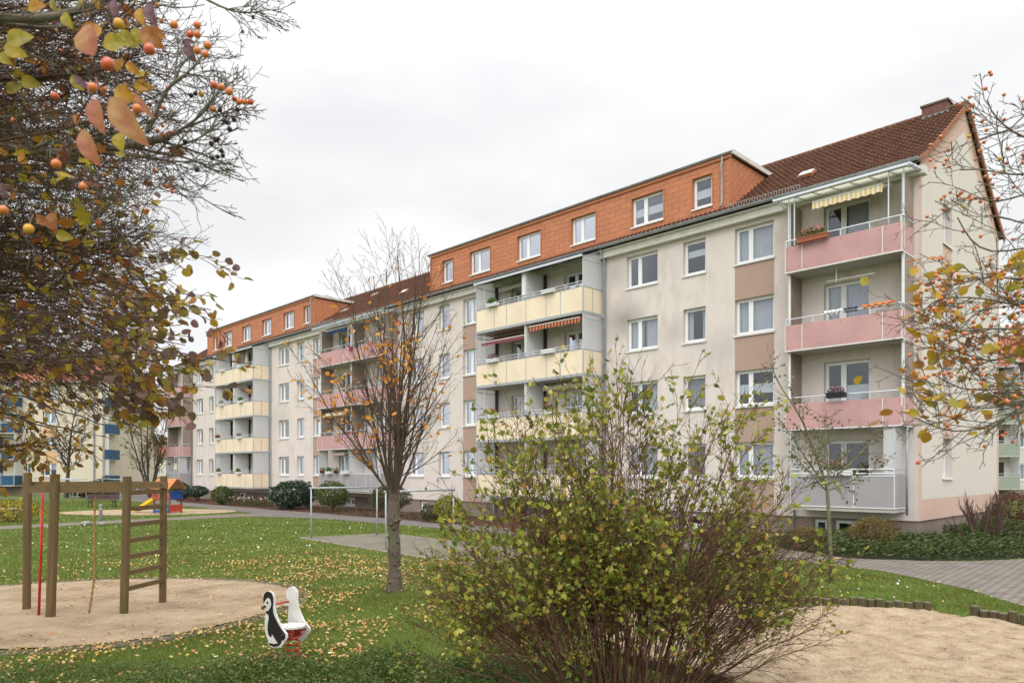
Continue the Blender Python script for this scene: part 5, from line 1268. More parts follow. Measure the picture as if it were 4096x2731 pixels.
    def big(x,y,L_,ang,mat,d=1.2,w_=.36,fold=.25,tw=0.5):
        c=at(x/1.568,y/1.568,d)-base; s=L_/1.568/FPX*d; a=Vector((math.cos(math.radians(ang)),.15,math.sin(math.radians(ang)))).normalized(); b=a.cross(Vector((.2,1,tw*.3))).normalized(); n_=a.cross(b)
        g=MB(); N=12; 
        for sg in (-1,1):
            pr=None
            for i in range(N+1):
                f=i/N; wd_=w_*math.sin(math.pi*f**.85)**.8*(1-.25*f); cen=c+a*((f-.5)*s)+n_*(-.25*s*(f-.5)**2*2); rows=[cen+b*(sg*wd_*s*k/3)+n_*(fold*wd_*s*(k/3)**1.3+.01*s*math.sin(f*18+k)) for k in range(4)]
                if pr:
                    for k in range(3): g.quad(pr[k],rows[k],rows[k+1],pr[k+1])
                pr=rows
        g.tube([c-a*(s*.5),c-a*(s*.62)+n_*.01*s,c-a*(s*.8)+b*.06*s],.0012,4)
        g.build('leaf',mat,t,True)
    def lm2(nm,c1,c2,c3):
        m_,nt,bs=newmat(nm); f=tex_noise(nt,coords(nt),28,3); r=ramp(nt,[(.3,c1),(.5,c2),(.68,c3)]); nt.links.new(f,r.inputs[0]); nt.links.new(r.outputs[0],bs.inputs['Base Color']); bs.inputs['Roughness'].default_value=.5
        tt=nt.nodes.new('ShaderNodeBsdfTranslucent'); nt.links.new(r.outputs[0],tt.inputs[0]); mx=nt.nodes.new('ShaderNodeMixShader'); mx.inputs[0].default_value=.4; nt.links.new(bs.outputs[0],mx.inputs[1]); nt.links.new(tt.outputs[0],mx.inputs[2]); nt.links.new(mx.outputs[0],nt.nodes['Material Output'].inputs[0]); return m_
    pk=lm2('pink_orange_leaf',(.42,.13,.09),(.46,.17,.10),(.48,.26,.08)); yp=lm2('yellow_pink_leaf',(.42,.13,.10),(.46,.20,.10),(.50,.30,.10)); ye=lm2('yellow_green_leaf',(.20,.18,.03),(.36,.29,.035),(.48,.34,.045)); orr=lm2('amber_leaf',(.30,.12,.02),(.50,.24,.03),(.55,.32,.05)); pu=lm2('purple_leaf',(.12,.05,.06),(.20,.10,.12),(.25,.14,.12)); br=lm2('rust_leaf',(.25,.08,.03),(.36,.13,.04),(.45,.20,.05))
    for x,y,L_,an,mt,d,w_ in ((545,235,230,110,pk,1.15,.42),(560,215,170,-150,orr,1.2,.40),(605,725,225,-75,pk,1.1,.30),(790,760,370,-52,yp,1.1,.24),(555,925,245,-65,pk,1.15,.28),(752,890,120,-85,ye,1.2,.46),(420,130,110,-60,ye,1.35,.36),(765,590,165,150,orr,1.2,.40),(890,660,200,-50,yp,1.2,.16),(945,90,150,-70,pu,1.4,.32),(720,60,140,-80,pu,1.3,.25),(950,240,180,-40,br,1.5,.34),(985,205,120,-30,br,1.5,.3),(880,105,110,-75,orr,1.5,.35),(700,270,160,180,ye,1.6,.38),(800,250,150,-30,ye,1.7,.35),(860,225,110,-60,ye,1.8,.35),(900,545,130,0,orr,1.9,.35),(830,430,110,-40,orr,1.8,.3),(745,410,90,-120,orr,1.9,.4),(120,240,170,20,ye,1.5,.36),(90,320,150,-20,ye,1.6,.34),(190,520,130,-10,ye,1.9,.35),(90,550,120,30,ye,2,.35),(480,520,120,-50,ye,1.7,.3),(510,520,130,-40,pu,1.6,.2),(230,40,120,20,orr,1.6,.35),(335,35,90,-70,ye,1.6,.3),(330,1400,140,-80,br,1.8,.36),(270,1385,110,-30,br,1.8,.3),(400,1480,110,-10,ye,1.9,.36),(150,1010,120,-60,orr,1.8,.3),(20,1200,110,-60,pu,1.6,.3),(30,370,100,-40,ye,1.5,.36),(610,20,90,-90,orr,1.8,.3),(510,30,90,-100,ye,1.8,.3),(1190,330,130,-60,pu,1.9,.3),(1180,265,90,10,pu,1.9,.25),(1110,950,110,-15,br,2.0,.3),(430,1040,60,-60,orr,2,.3)):
        big(x,y,L_,an,mt,d,w_)
    # auto leaves in the dense crown
    cand=[x for x in pl.tips]; rl.shuffle(cand); cand=[c for c in cand if (c[0]+base).x< ((560-2048)/FPX)*(c[0]+base).y+rl.uniform(-.05,.1) and noise.noise((c[0]+base)*2.2)>-.12][:1500]
    leaves_mesh('leaves',cand,.038,islands('hawthorn_autumn_leaf',[(0,(.34,.28,.03)),(.25,(.50,.36,.04)),(.5,(.52,.24,.04)),(.75,(.36,.12,.04)),(1,(.18,.07,.05))],.5,.4),t,rl,'lobed',.6)
    # berries: where the photo shows them
    BL=[(1092,157,50,0),(1235,158,46,0),(1190,218,46,1),(1237,217,46,0),(1302,286,52,0),(1237,318,50,0),(1287,341,46,0),(1341,533,46,1),(1387,547,44,0),(1438,575,50,0),(1472,622,34,1),(1500,640,38,0),(1533,640,38,0),(1572,640,38,1),(1262,592,38,2),(745,150,64,2),(937,312,70,1),(675,405,84,1),(580,550,62,0),(860,684,60,0),(352,1030,60,0),(520,1170,50,0),(20,1318,60,0),(180,1435,62,2),(345,603,48,1),(1335,685,40,0),(1198,600,30,3),(1225,588,28,3),(1490,690,30,3),(1468,750,30,3),(1430,770,30,3),(1440,812,34,3),(1325,900,34,3),(1350,880,28,3),(1368,875,24,3),(1388,947,30,3),(1398,975,28,3),(1332,992,32,3),(1365,985,28,3),(1235,1065,32,3),(1145,1127,18,3),(970,1072,30,0),(1047,1165,26,0),(1077,1186,22,1),(1079,1205,22,1),(925,1320,26,0),(660,1095,26,0),(985,35,32,2),(1012,134,30,0),(800,352,34,0),(776,472,26,1),(528,498,26,1),(875,492,30,0),(1050,552,26,0),(1522,200,20,3),(1587,110,24,3),(640,1525,26,3),(580,1330,28,2),(650,560,40,0),(1020,675,26,0),(940,660,24,1),(1075,830,20,1),(990,820,26,0),(1030,848,30,1),(1020,790,24,0),(870,1290,24,0),(1160,890,30,3),(1380,690,30,3),(1410,760,26,3),(60,1175,34,0),(275,1100,34,2),(740,1210,30,0)]
    st=pl.wood; tree_pts=[v for v in pl.wood.v[::5]]+pl2.wood.v[::5]; TA=np.array([tuple(v) for v in tree_pts])
    for x,y,dm,kd in BL:
        rr=.0078 if kd<3 else .0058; d=min(2.9,max(1.05,FPX*2*rr/(dm/1.568)))
        if d>1.7 and x>1000: d=1.93
        r=dm/1.568/2/FPX*d; c=at(x/1.568,y/1.568,d)-base; berry(t,c,r,kd)
        k=np.argmin(((TA-np.array(c))**2).sum(1)+(TA[:,2]<c.z-.03)*0); nb=Vector(TA[k]); mid=(c+nb)/2+Vector((0,0,.012)); nb=nb if (nb-c).length<.05 else c+(nb-c).normalized()*.03+Vector((0,0,.02)); mid=(c+nb)/2+Vector((0,0,.004)); st.tube([nb,mid,c],.0009,3,0,False)
    st.build('branches',grey_bark,t,True)
    n=0
    for p,d in pl.tips:
        w_=p+base; u=2048+w_.x/w_.y*FPX
        if -20<u<520 and rl.random()<.05 and n<25: berry(t,p-Vector((0,0,.01)),rl.uniform(.006,.0075),rl.choice([0,0,1,2])); n+=1
hawthorn_left()
def hazel_left():
    base=Vector((-6.3,5.6,0)); t=thing('hazel_tree','hazel with drooping purple and olive leaves reaching across the left side above the climbing frame','tree',base)
    m=MB()
    for dx,dy in ((0,0),(.2,.15),(-.15,.2)): m.tube([(dx,dy,-.05),(dx*1.2,dy,1.5),(dx*1.6,dy,3.2),(dx*2,dy,4.6)],[.07,.06,.045,.02],8)
    m.build('trunk',bark('hazel_bark',(.12,.095,.07),.3,14),t,True)
    pl=Plant(52); rg=pl.rg
    def P3(L0,n0): return [dict(L=L0,n=n0,ang=(20,50),len=(.55,1.0),f0=.2,r=.5,taper=.35),dict(seg=.09,wob=.12,trop=(.02,0,-.02),n=4.5,ang=(25,55),len=(.3,.55),f0=.15,r=.6,k=4,rmin=.0026,lf=4),dict(seg=.06,wob=.14,n=0,ang=(0,0),len=(0,0),k=3,rmin=.002,lf=16)]
    E_=[(860,1035,-120),(845,1240,-60),(880,1435,0),(800,1190,-40),(690,1120,-60),(770,1560,60),(720,1360,0),(760,1480,40),(690,1640,90),(620,1500,20),(650,1280,-20),(590,1640,120),(520,1700,120),(720,1480,0),(560,1400,0),(660,1580,60),(430,1560,60),(540,1180,-40),(640,1050,-80),(350,1640,80),(480,1480,10),(600,1590,50),(300,1500,20),(740,1380,10)]
    for i,(u,v,dv) in enumerate(E_):
        y=rg.uniform(4.3,5.8); limb(pl,[(-1100+rg.uniform(-80,80),v-120+rg.uniform(-150,150),5.6),(-300,v-190-dv,y),(u*.45,v-110-dv*.6,y),(u*.8,v-25,y),(u,v,y)],rg.uniform(.012,.02),.003,P3(.52,24),base,5,.02)
    for i in range(34):
        v=rg.uniform(900,1520); y=rg.uniform(4,6.5); u=rg.uniform(250,520); limb(pl,[(-1100,v+50,5.6),(-300,v+rg.uniform(-60,60),y),(u*.5,v-30,y),(u,v+rg.uniform(-120,60),y)],rg.uniform(.01,.02),.003,P3(.9,20),base,5,.02)
    pl.wood.build('branches',bark('hazel_branch',(.11,.068,.05),.35,20),t,True)
    keep=[]
    for p,d in pl.leaf:
        w_=p+base; u=2048+w_.x/w_.y*FPX; v=HZ-(w_.z-CAMZ)/w_.y*FPX
        k=.10+.85*min(1,max(0,(u-330)/250)); 
        if v<1150 and u<640: k*=.3
        if v>1500 and u<420: k*=.35
        if v>1660: k*=.5
        if rg.random()<k*1.0: keep.append((p,d))
    leaves_mesh('leaves',keep,.058,islands('hazel_leaf',[(0,(.13,.08,.07)),(.25,(.26,.15,.13)),(.42,(.19,.15,.035)),(.6,(.36,.28,.04)),(.78,(.46,.30,.04)),(.9,(.42,.18,.04)),(.95,(.38,.17,.04)),(1,(.16,.09,.08))],.55,.38),t,rg,'round',1.1,.22,1.0,.3,.25)
    print('hazel leaves',len(keep))
hazel_left()
def rust_tree():
    base=Vector((-9.3,8.5,0)); t=thing('rusty_leaved_tree','rusty leaved tree whose low branches cross before the blue balconies at the left','tree',base)
    m=MB(); m.tube([(0,0,-.05),(0,.1,1.5),(0,0,4)],[.12,.1,.05],8); m.build('trunk',dark_twig,t,True)
    pl=Plant(8); rg=pl.rg
    def P3(L0,n0): return [dict(L=L0,n=n0,ang=(20,55),len=(.5,.9),f0=.3,r=.5,taper=.3),dict(seg=.12,wob=.1,n=4,ang=(25,55),len=(.3,.55),f0=.15,r=.6,k=3,rmin=.004,lf=6),dict(seg=.08,wob=.14,n=0,ang=(0,0),len=(0,0),k=3,rmin=.003,lf=18)]
    for u,v,dv in ((180,1790,20),(330,1700,-30),(420,1640,-60),(120,1690,0),(90,1840,40),(250,1600,-60),(60,1760,0),(370,1580,-90),(200,1690,-20),(330,1800,0)):
        y=rg.uniform(7,9); limb(pl,[(-1120,v-350,8.5),(-400,v-60,y),(0,v-20+dv,y),(u,v-dv,y)],.03,.006,P3(1.3,9),base,5,.03)
    pl.wood.build('branches',dark_twig,t,True)
    keep=[x for x in pl.leaf if (lambda w_: rg.random()<(.95 if w_.x/w_.y*FPX+2048<190 else .3))(x[0]+base)]
    leaves_mesh('leaves',keep,.075,islands('rusty_leaf',[(0,(.20,.09,.025)),(.5,(.34,.17,.03)),(.8,(.30,.24,.04)),(1,(.40,.22,.05))]),t,rg,'ovate',.8)
rust_tree()
def hawthorn_right():
    base=Vector((4.3,3.3,0)); t=thing('hawthorn_tree','hawthorn full of orange berries with yellow leaves, hanging in from the right edge','tree',base)
    m=MB(); m.tube([(0,0,-.05),(-.03,.0,1.2),(0,0,2.6),(.05,.03,3.5),(.15,.0,4.4)],[.10,.082,.065,.035,.01],10); m.build('trunk',grey_bark,t,True)
    pl=Plant(14); rg=pl.rg
    def P3(L0,n0): return [dict(L=L0,n=n0,ang=(20,55),len=(.5,.95),f0=.5,r=.6,taper=.3),dict(seg=.045,wob=.17,trop=(-.02,0,.02),n=5,ang=(25,65),len=(.32,.58),f0=.15,r=.65,k=4,rmin=.0018,lf=0),dict(seg=.03,wob=.2,n=2,ang=(30,65),len=(.35,.6),r=.7,k=3,rmin=.0014,lf=0),dict(seg=.02,wob=.2,n=0,ang=(0,0),len=(0,0),k=3,rmin=.0012,lf=0)]
    S=[([(4096,1000,2.8),(3960,1010,2.8),(3880,960,2.8),(3830,870,2.8)],4), ([(4096,560,2.8),(4010,500,2.8),(3960,440,2.8),(3950,400,2.8)],8),([(4096,700,2.8),(3990,690,2.8),(3900,670,2.8),(3840,680,2.8)],9),
       ([(4096,780,2.9),(4000,810,2.9),(3900,790,2.9),(3830,800,2.9)],9),([(4096,450,2.9),(4050,520,2.9),(3980,540,2.9),(3920,560,2.9)],7),([(4096,900,2.9),(4040,880,2.9),(3960,860,2.9)],6),
       ([(4096,1120,2.8),(3950,1100,2.8),(3850,1140,2.8),(3760,1150,2.8)],14),([(4096,1220,2.8),(3940,1200,2.8),(3800,1190,2.8),(3700,1190,2.8)],16),([(4096,1320,2.8),(3930,1310,2.8),(3830,1330,2.8),(3730,1290,2.8)],16),
       ([(4096,1400,2.9),(3980,1450,2.9),(3860,1420,2.9),(3760,1380,2.9)],14),([(4096,1560,2.8),(3980,1560,2.8),(3850,1560,2.8),(3740,1500,2.8)],14),([(4096,1600,2.8),(3960,1640,2.8),(3850,1620,2.8),(3700,1560,2.8)],16),
       ([(4096,1640,2.8),(3980,1690,2.8),(3870,1730,2.8),(3760,1720,2.8),(3660,1670,2.8)],18),([(4096,1240,3.0),(4000,1180,3.0),(3900,1110,3.0),(3850,1060,3.0)],12),([(4096,1480,3.0),(3990,1400,3.0),(3880,1350,3.0)],12)]
    for pts,n in S: limb(pl,boughs((4450,pts[0][1]+10,2.95),base,1.6,3.2)+pts,.016,.0025,P3(.42,n*2.3),base,6,.008)
    crown_rest(pl,1,.02,9)
    pl.wood.build('branches',grey_bark,t,True)
    tips=pl.tips[:]; rg.shuffle(tips); n=0; sp_=MB(); ber=[]
    rest=MB()
    for p,d in tips:
        w_=p+base; u=2048+w_.x/w_.y*FPX; v=HZ-(w_.z-CAMZ)/w_.y*FPX
        if not(3620<u<4110): continue
        k=.2 if v<1000 else (.40 if 1080<v<1420 and u>3720 else .18)
        if rg.random()<k and len(ber)<300: ber.append((p,d))
    for i,(p,d) in enumerate(ber):
        if i<98: berry(t,p+d*.006,rg.uniform(.0068,.0085),rg.choice([0,0,0,2,1]))
        else:
            c=p+d*.006; r=rg.uniform(.0066,.008); rest.lathe([(math.sin(math.pi*(j+.3)/8)*r,-math.cos(math.pi*(j+.3)/8)*r) for j in range(8)],c,9)
    if rest.v: tag(rest.build('berries',berry_m[0],t,True),kind='stuff')
    lv=[x for x in tips if 1020<HZ-((x[0]+base).z-CAMZ)/(x[0]+base).y*FPX<1720][:620]+tips[:14]
    leaves_mesh('leaves',lv,.044,islands('yellow_hawthorn_leaf',[(0,(.46,.30,.04)),(.4,(.62,.40,.05)),(.6,(.34,.30,.05)),(.8,(.50,.22,.04)),(1,(.24,.10,.04))],.5,.4),t,rg,'ovate',.7)
hawthorn_right()

# --- trees farther off
def fartree(name,label,base,h,crown,seed,n0,leaf=None,lmat=None,spread=35,r=.14,stems=1,lsize=.14,z0=.25,trop=.02,keep=1.0):
    t=thing(name,label,'tree',base,0); pl=Plant(seed); rg=pl.rg
    prm=[dict(seg=h*.08,wob=.05,trop=(0,0,trop),n=n0,ang=(spread*.7,spread*1.3),len=(.35,.55),f0=z0,r=.5,k=6,tip=.12,taper=.55),
         dict(seg=h*.05,wob=.09,trop=(0,0,.05),n=9,ang=(25,50),len=(.3,.5),f0=.12,r=.55,k=4,rmin=.012,lf=.2 if leaf else 0),
         dict(seg=h*.04,wob=.1,trop=(0,0,.03),n=4,ang=(25,50),len=(.35,.55),r=.6,k=3,rmin=.009,lf=.8 if leaf else 0),
         dict(seg=h*.03,wob=.1,n=0,ang=(0,0),len=(0,0),k=3,rmin=.008,lf=leaf or 0)]
    for i in range(stems):
        a=i*2.4; inc=0.02 if stems==1 else .35*rg.uniform(.4,1.2); pl.branch((0,0,-.05),Vector((math.cos(a)*inc,math.sin(a)*inc,1)).normalized(),h*rg.uniform(.85,1),r,0,prm)
    pl.wood.build('trunk',far_bark,t,True)
    if leaf: leaves_mesh('leaves',[x for x in pl.leaf if rg.random()<keep],lsize,lmat,t,rg,'ovate',.4)
    return t
fartree('bare_tree','bare leafless tree standing before the cream block with blue balconies',(-41.8,68,0),9.6,0,4,22,None,None,48,.22,1,z0=.26)
olive=islands('olive_far_leaf',[(0,(.10,.10,.025)),(.6,(.19,.17,.04)),(1,(.30,.20,.06))])
fartree('leafy_tree','thin olive leaved tree behind the play tower, left of the far house end',(-34.5,69,0),9.2,0,6,7,2.2,olive,32,.12,5,.19,.2,.03,.9)
fartree('leafy_tree','small brownish tree by the parked vehicles',(-54,105,0),5.5,0,16,7,2.5,olive,40,.1,3,.25)
fartree('bare_tree','bare tree just behind the small brownish tree near the far pale building',(-62,125,0),9,0,17,12,1.0,olive,40,.16,1,.25)
# --- clipped and loose shrubs along the house
def shrub(label,x,y,r,h,mat,seed,n,ls,group='shrubs along the house wall',stem=True,z0=.15,name='round_shrub',lump=.22,lean=0):
    t=thing(name,label,'shrub',(x,y,0),0,group); rs=np.random.RandomState(seed)
    P=blob_points(n,(lean,0,z0+(h-z0)/2),(r,r,(h-z0)/2),rs,.62,lump,seed*3.1,.03); cards_np('foliage',P,ls,mat,t,0,.6,rs)
    P2=blob_points(int(n*.25),(lean,0,z0+(h-z0)/2),(r*.8,r*.8,(h-z0)/2*.8),rs,.3,lump,seed*3.1,.03); 
    m=MB(); rg=random.Random(seed)
    for i in range(9):
        a=rg.uniform(0,6.28); e=Vector((lean+math.cos(a)*r*.6,math.sin(a)*r*.6,z0+(h-z0)*rg.uniform(.5,.85))); m.tube([(rg.gauss(0,.05),rg.gauss(0,.05),-.03),e*.5+Vector((0,0,.05)),e],[.03,.022,.01],5)
    m.build('stems',brown_twig,t); return t
laurel=islands('dark_glossy_leaf',[(0,(.012,.028,.016)),(.6,(.03,.06,.03)),(1,(.06,.095,.05))],.3,.08,.6)
box_=islands('box_leaf',[(0,(.03,.055,.008)),(.6,(.08,.12,.018)),(1,(.14,.17,.03))]); dull=islands('dull_shrub_leaf',[(0,(.04,.05,.016)),(.7,(.08,.085,.03)),(1,(.13,.09,.04))]); yg=islands('yellow_green_shrub_leaf',[(0,(.10,.13,.015)),(.6,(.22,.25,.03)),(1,(.33,.31,.04))])
brn=islands('bronze_shrub_leaf',[(0,(.09,.07,.02)),(.5,(.16,.12,.035)),(.85,(.24,.13,.04)),(1,(.15,.17,.04))]); yel=islands('yellow_bloom',[(0,(.16,.10,.03)),(.55,(.10,.12,.025)),(.8,(.6,.42,.02)),(1,(.7,.5,.03))]); redb2=islands('red_hedge_leaf',[(0,(.06,.02,.02)),(.6,(.12,.04,.03)),(1,(.22,.08,.03))])
shrub('large dark glossy evergreen shrub left of the clipped round one',-14.37,47.35,1.5,1.85,laurel,1,5200,.16,z0=.05)
shrub('bright green clipped globe shrub on a short stem under the grey double balcony',-11.08,44.62,1.05,1.85,box_,2,4600,.085,z0=.3)
shrub('dull dark round shrub behind the trunk of the orange leaved tree',-6.58,39.3,1.15,1.7,dull,3,4200,.085,z0=.3)
shrub('yellow green shrub left of the big foreground bush',-3.0,34.2,.72,1.35,yg,4,2600,.08,z0=.1)
shrub('low dull shrub at the foot of the yellow green one',-3.9,35.0,.6,.85,dull,5,1500,.08,z0=.05)
shrub('olive rounded shrub left of the roses under the cream balconies',-21.54,53.95,.78,1.4,box_,6,2600,.10,z0=.05)
shrub('dark flat topped shrub with a leaning stem right of the play tower',-25.99,60.0,1.0,1.3,laurel,7,2600,.13,z0=.35,lean=-.2)
shrub('brownish green shrub just behind the play tower',-29.0,63.6,.85,1.5,dull,8,2200,.12,z0=.05)
shrub('bronze and green domed shrub beside the right house corner',10.9,21.9,.68,1.05,brn,9,5200,.045,z0=.1,group=None)
shrub('yellowish low shrub left of the bronze domed one at the cellar window',9.2,22.4,.6,.75,brn,10,2600,.045,z0=.05,group=None)
shrub('red leaved hedge piece at the right edge behind the bare shrub',21.3,30.5,1.2,1.55,redb2,12,4200,.07,z0=.3,group=None)
for i,(u,v,r,h,lb,mt) in enumerate(((428,1990,1.3,1.9,'dark shrub at the right end of the cream block with blue balconies',laurel),(330,1990,1.2,1.5,'low dark shrub right of the bare tree trunk',dull),(385,1990,1.1,1.6,'mid sized dull shrub between the two dark ones at the left block',dull),(575,1945,2.6,2.4,'broad dark shrub beside the parked vehicles',dull),(660,1960,2.2,1.7,'low green hedge behind the play tower roof',box_),(520,1958,2.0,1.2,'small green bush in front of the van',box_))):
    x,y=gnd(u,v); shrub(lb,x,y,r,h,mt,30+i,1500,.16,'dark shrubs round the far left buildings',z0=.05)
x,y=gnd(45,2085); shrub('loose shrub with bright yellow blossoms at the left edge',x,y,1.35,1.05,yel,21,4200,.075,None,z0=.0,name='flowering_shrub',lump=.4)
x,y=gnd(-40,2070); 
# roses and low plants in the bed
t=thing('rose_bed','low rose bushes with pale pink blooms under the cream balconies of the farther stack','rose bushes',(*hp(42.5,3.2),0)); rs=np.random.RandomState(3)
P=np.stack([rs.uniform(-3.1,3.1,2600),rs.normal(0,.45,2600),rs.rand(2600)**1.5*.55],1); Rm=np.array(Matrix.Rotation(ROT,3,'Z')); cards_np('foliage',P@Rm.T,.09,dull,t,0,.6,rs)
P=np.stack([rs.uniform(-3.0,3.0,46),rs.normal(-.0,.4,46),.35+rs.rand(46)*.4],1); cards_np('blossoms',P@Rm.T,.12,islands('rose_petals',[(0,(.7,.4,.38)),(1,(.75,.6,.56))]),t,0,1,rs)
t=thing('low_perennials','scattered low brown green perennials in the mulch below the grey double balcony','perennials',(*hp(28.5,3.6),0))
P=np.stack([rs.uniform(-10,6,2600),rs.normal(.2,.45,2600),rs.rand(2600)**2*.4],1); kk=np.array([noise.noise(Vector((p[0]*1.3,p[1]*1.3,2)))>-.05 for p in P]); cards_np('foliage',P[kk]@Rm.T,.08,dull,t,0,.6,rs)
# bare shrub by the gable
t=thing('bare_shrub','leafless thick stemmed pruned shrub in front of the gable wall','shrub',(15.3,23.5,0)); pl=Plant(40)
prm=[dict(seg=.12,wob=.08,trop=(0,0,.12),n=6,ang=(20,40),len=(.45,.7),f0=.45,r=.55,k=6,tip=.5),dict(seg=.07,wob=.07,trop=(0,0,.10),n=3,ang=(12,35),len=(.45,.7),f0=.2,r=.55,k=4,rmin=.009),dict(seg=.08,wob=.06,trop=(0,0,.07),n=0,ang=(0,0),len=(0,0),k=3,rmin=.0045)]
for i in range(11):
    a=i*2.4; inc=pl.rg.uniform(.1,.75); pl.branch((.15*math.cos(a),.15*math.sin(a),-.02),Vector((math.cos(a)*inc,math.sin(a)*inc,1)).normalized(),pl.rg.uniform(1.1,1.45),.055,0,prm)
prm[0]['trop']=(0,0,.02)
for i in range(10):
    a=i*2.4+1; pl.branch((.3*math.cos(a),.3*math.sin(a),.1),Vector((math.cos(a),math.sin(a),.5)).normalized(),pl.rg.uniform(.6,1.0),.014,0,prm)
pl.wood.build('branches',bark('bare_shrub_bark',(.095,.062,.045),.3,16),t,True)
# juniper ground cover
JP=smooth_poly([(9.2,20.5),(10.7,19.75),(12.4,19.7),(14.4,20.3),(17.5,22.0),(23,25.5),(24,29),(18,30),(14.7,24.6),(13.6,23.6),(12.0,24.4),(10,25.4),(8.6,23.5)],4)
rs=np.random.RandomState(5); xy=rs.uniform((8,19),(25,31),(95000,2)); xy=xy[inpoly(xy[:,0],xy[:,1],JP)]
def edged(p): 
    return min((Vector(p)-Vector(q)).length for q in JP)
ed=np.array([edged(p) for p in xy]); hh=np.minimum(1,.4+ed/.5)*.48*(1+.5*np.array([noise.noise(Vector((a*.9,b*.9,4)))+.6*noise.noise(Vector((a*2.6,b*2.6,9))) for a,b in xy]))
jm=islands('juniper_sprig',[(0,(.018,.034,.010)),(.5,(.050,.078,.018)),(.85,(.10,.13,.03)),(1,(.17,.18,.05))],.6,.15)
n=len(xy); z=hh*(1-.85*rs.rand(n)**1.3); C=np.stack([xy[:,0],xy[:,1],z],1)
ang=rs.uniform(0,6.28,n)*.35-2.0; a=np.stack([np.cos(ang)+.3*rs.normal(size=n),np.sin(ang)+.3*rs.normal(size=n),.28+.3*rs.normal(size=n)],1); a/=np.linalg.norm(a,axis=1)[:,None]
b=rs.normal(size=(n,3)); b-=a*(a*b).sum(1)[:,None]; b/=np.linalg.norm(b,axis=1)[:,None]; s=rs.uniform(.06,.17,n)[:,None]
V=np.stack([C-a*s*.5,C-b*s*.13,C+a*s*.5,C+b*s*.13],1).reshape(-1,3)
tag(np_mesh('juniper_ground_cover',V,np.arange(4*n).reshape(n,4),jm),'dark green creeping juniper spreading between the paved road and the right house corner','ground cover',kind='stuff')
sheet('planting_bed_soil',[tuple(p) for p in JP],.016,simple('dark_bed_soil',(.018,.022,.009),.95))
# hill with autumn wood
hv=[];hf=[]; nx=60; ny=14
for j in range(ny):
    for i in range(nx):
        x=-330+i*6; y=430+j*14; e=math.sin(math.pi*j/(ny-1)*.5); z=34*e*(.85+.25*noise.noise(Vector((x*.01,1,2))))*min(1,max(0,(i)/12))*min(1,max(0,(nx-1-i)/10))+2.5*noise.noise(Vector((x*.07,y*.07,0))); hv.append((x,y,max(z,-1)))
for j in range(ny-1):
    for i in range(nx-1): a_=j*nx+i; hf.append((a_,a_+1,a_+1+nx,a_+nx))
me=bpy.data.meshes.new('hills'); me.from_pydata(hv,[],hf); me.materials.append(simple('hill_ground',(.07,.055,.03),.95,.3,.05)); o=link('hills',me); tag(o,kind='structure')
rs=np.random.RandomState(8); idx=rs.randint(0,len(hv),9000); C=np.array(hv)[idx]+rs.normal(size=(9000,3))*np.array([4,6,1.8])+np.array([0,0,2.4])
tag(cards_np('hillside_wood',C,4.2,islands('autumn_wood',[(0,(.06,.05,.02)),(.5,(.13,.085,.03)),(.8,(.17,.12,.04)),(1,(.08,.09,.03))]),None,0,.8,rs),'brown autumn wood covering the hill beyond the far buildings','wood',kind='stuff')
# --- grass blades, fallen leaves, daisies, low creeping cover
def scatter(rs,y0,y1,dens,excl,slack=1.4):
    A=(y1-y0)*(y1+y0)/2*(4096/FPX)*slack; n=int(A*dens); y=np.sqrt(rs.uniform(y0*y0,y1*y1,n)); x=rs.uniform(-.5,.5,n)*y*(4096/FPX)*slack; k=np.ones(n,bool)
    for p in excl: k&=~inpoly(x,y,p)
    dx,dy=x-CX,y-CY; s=-.7007*dx+.7135*dy; p=-.7135*dx-.7007*dy; k&=~((p<4.75)&(s>-.2)); return x[k],y[k]
SOIL=[([(-2.39+.26*math.cos(a)*(1+.2*math.sin(3*a)),14.66+.24*math.sin(a)) for a in np.linspace(0,6.28,15)[:-1]]),([(-2.95+.34*math.cos(a)*(1+.25*math.sin(2*a+1)),9.36+.22*math.sin(a)) for a in np.linspace(0,6.28,15)[:-1]])]
for _p in SOIL: sheet('bare_soil',_p,.01,groundmat('bare_soil',[(.35,(.055,.035,.022)),(.65,(.13,.085,.055))],4,40,.8,.03))
EX=SOIL+[SAND1,SAND2,SAND3,SAND4,PATH,SIDE,FAR,PAVE,LAUN,JP]
rs=np.random.RandomState(2); VV=[];FF=[]; nb=0
for y0,y1,dens,w_,h_ in ((7.6,11,1900,.006,.05),(11,15,1100,.009,.055),(15,22,480,.013,.06),(22,34,150,.024,.065),(34,60,40,.045,.07)):
    x,y=scatter(rs,y0,y1,dens,EX); n=len(x); a=rs.uniform(0,6.28,n); hh=h_*rs.uniform(.45,1.25,n)*(1+.35*np.array([noise.noise(Vector((p*1.2,q*1.2,1))) for p,q in zip(x,y)])); ww=w_*rs.uniform(.7,1.3,n)
    bx=np.cos(a)*ww/2; by=np.sin(a)*ww/2; lx=rs.normal(size=n)*hh*.55; ly=rs.normal(size=n)*hh*.55; z0=np.zeros(n)
    V=np.stack([np.stack([x-bx,y-by,z0],1),np.stack([x+bx,y+by,z0],1),np.stack([x+lx,y+ly,hh],1)],1).reshape(-1,3); VV.append(V); FF.append(np.arange(3*n).reshape(n,3)+nb); nb+=3*n
gmat=islands('grass_blade',[(0,(.055,.10,.012)),(.45,(.125,.20,.022)),(.8,(.20,.27,.035)),(.95,(.26,.28,.07)),(1,(.36,.31,.13))],.5,.25,.3,(.6,(.86,.68,.62)))
tag(np_mesh('grass',np.concatenate(VV),np.concatenate(FF),gmat),'short green lawn grass','grass',kind='stuff'); print('grass',nb//3)
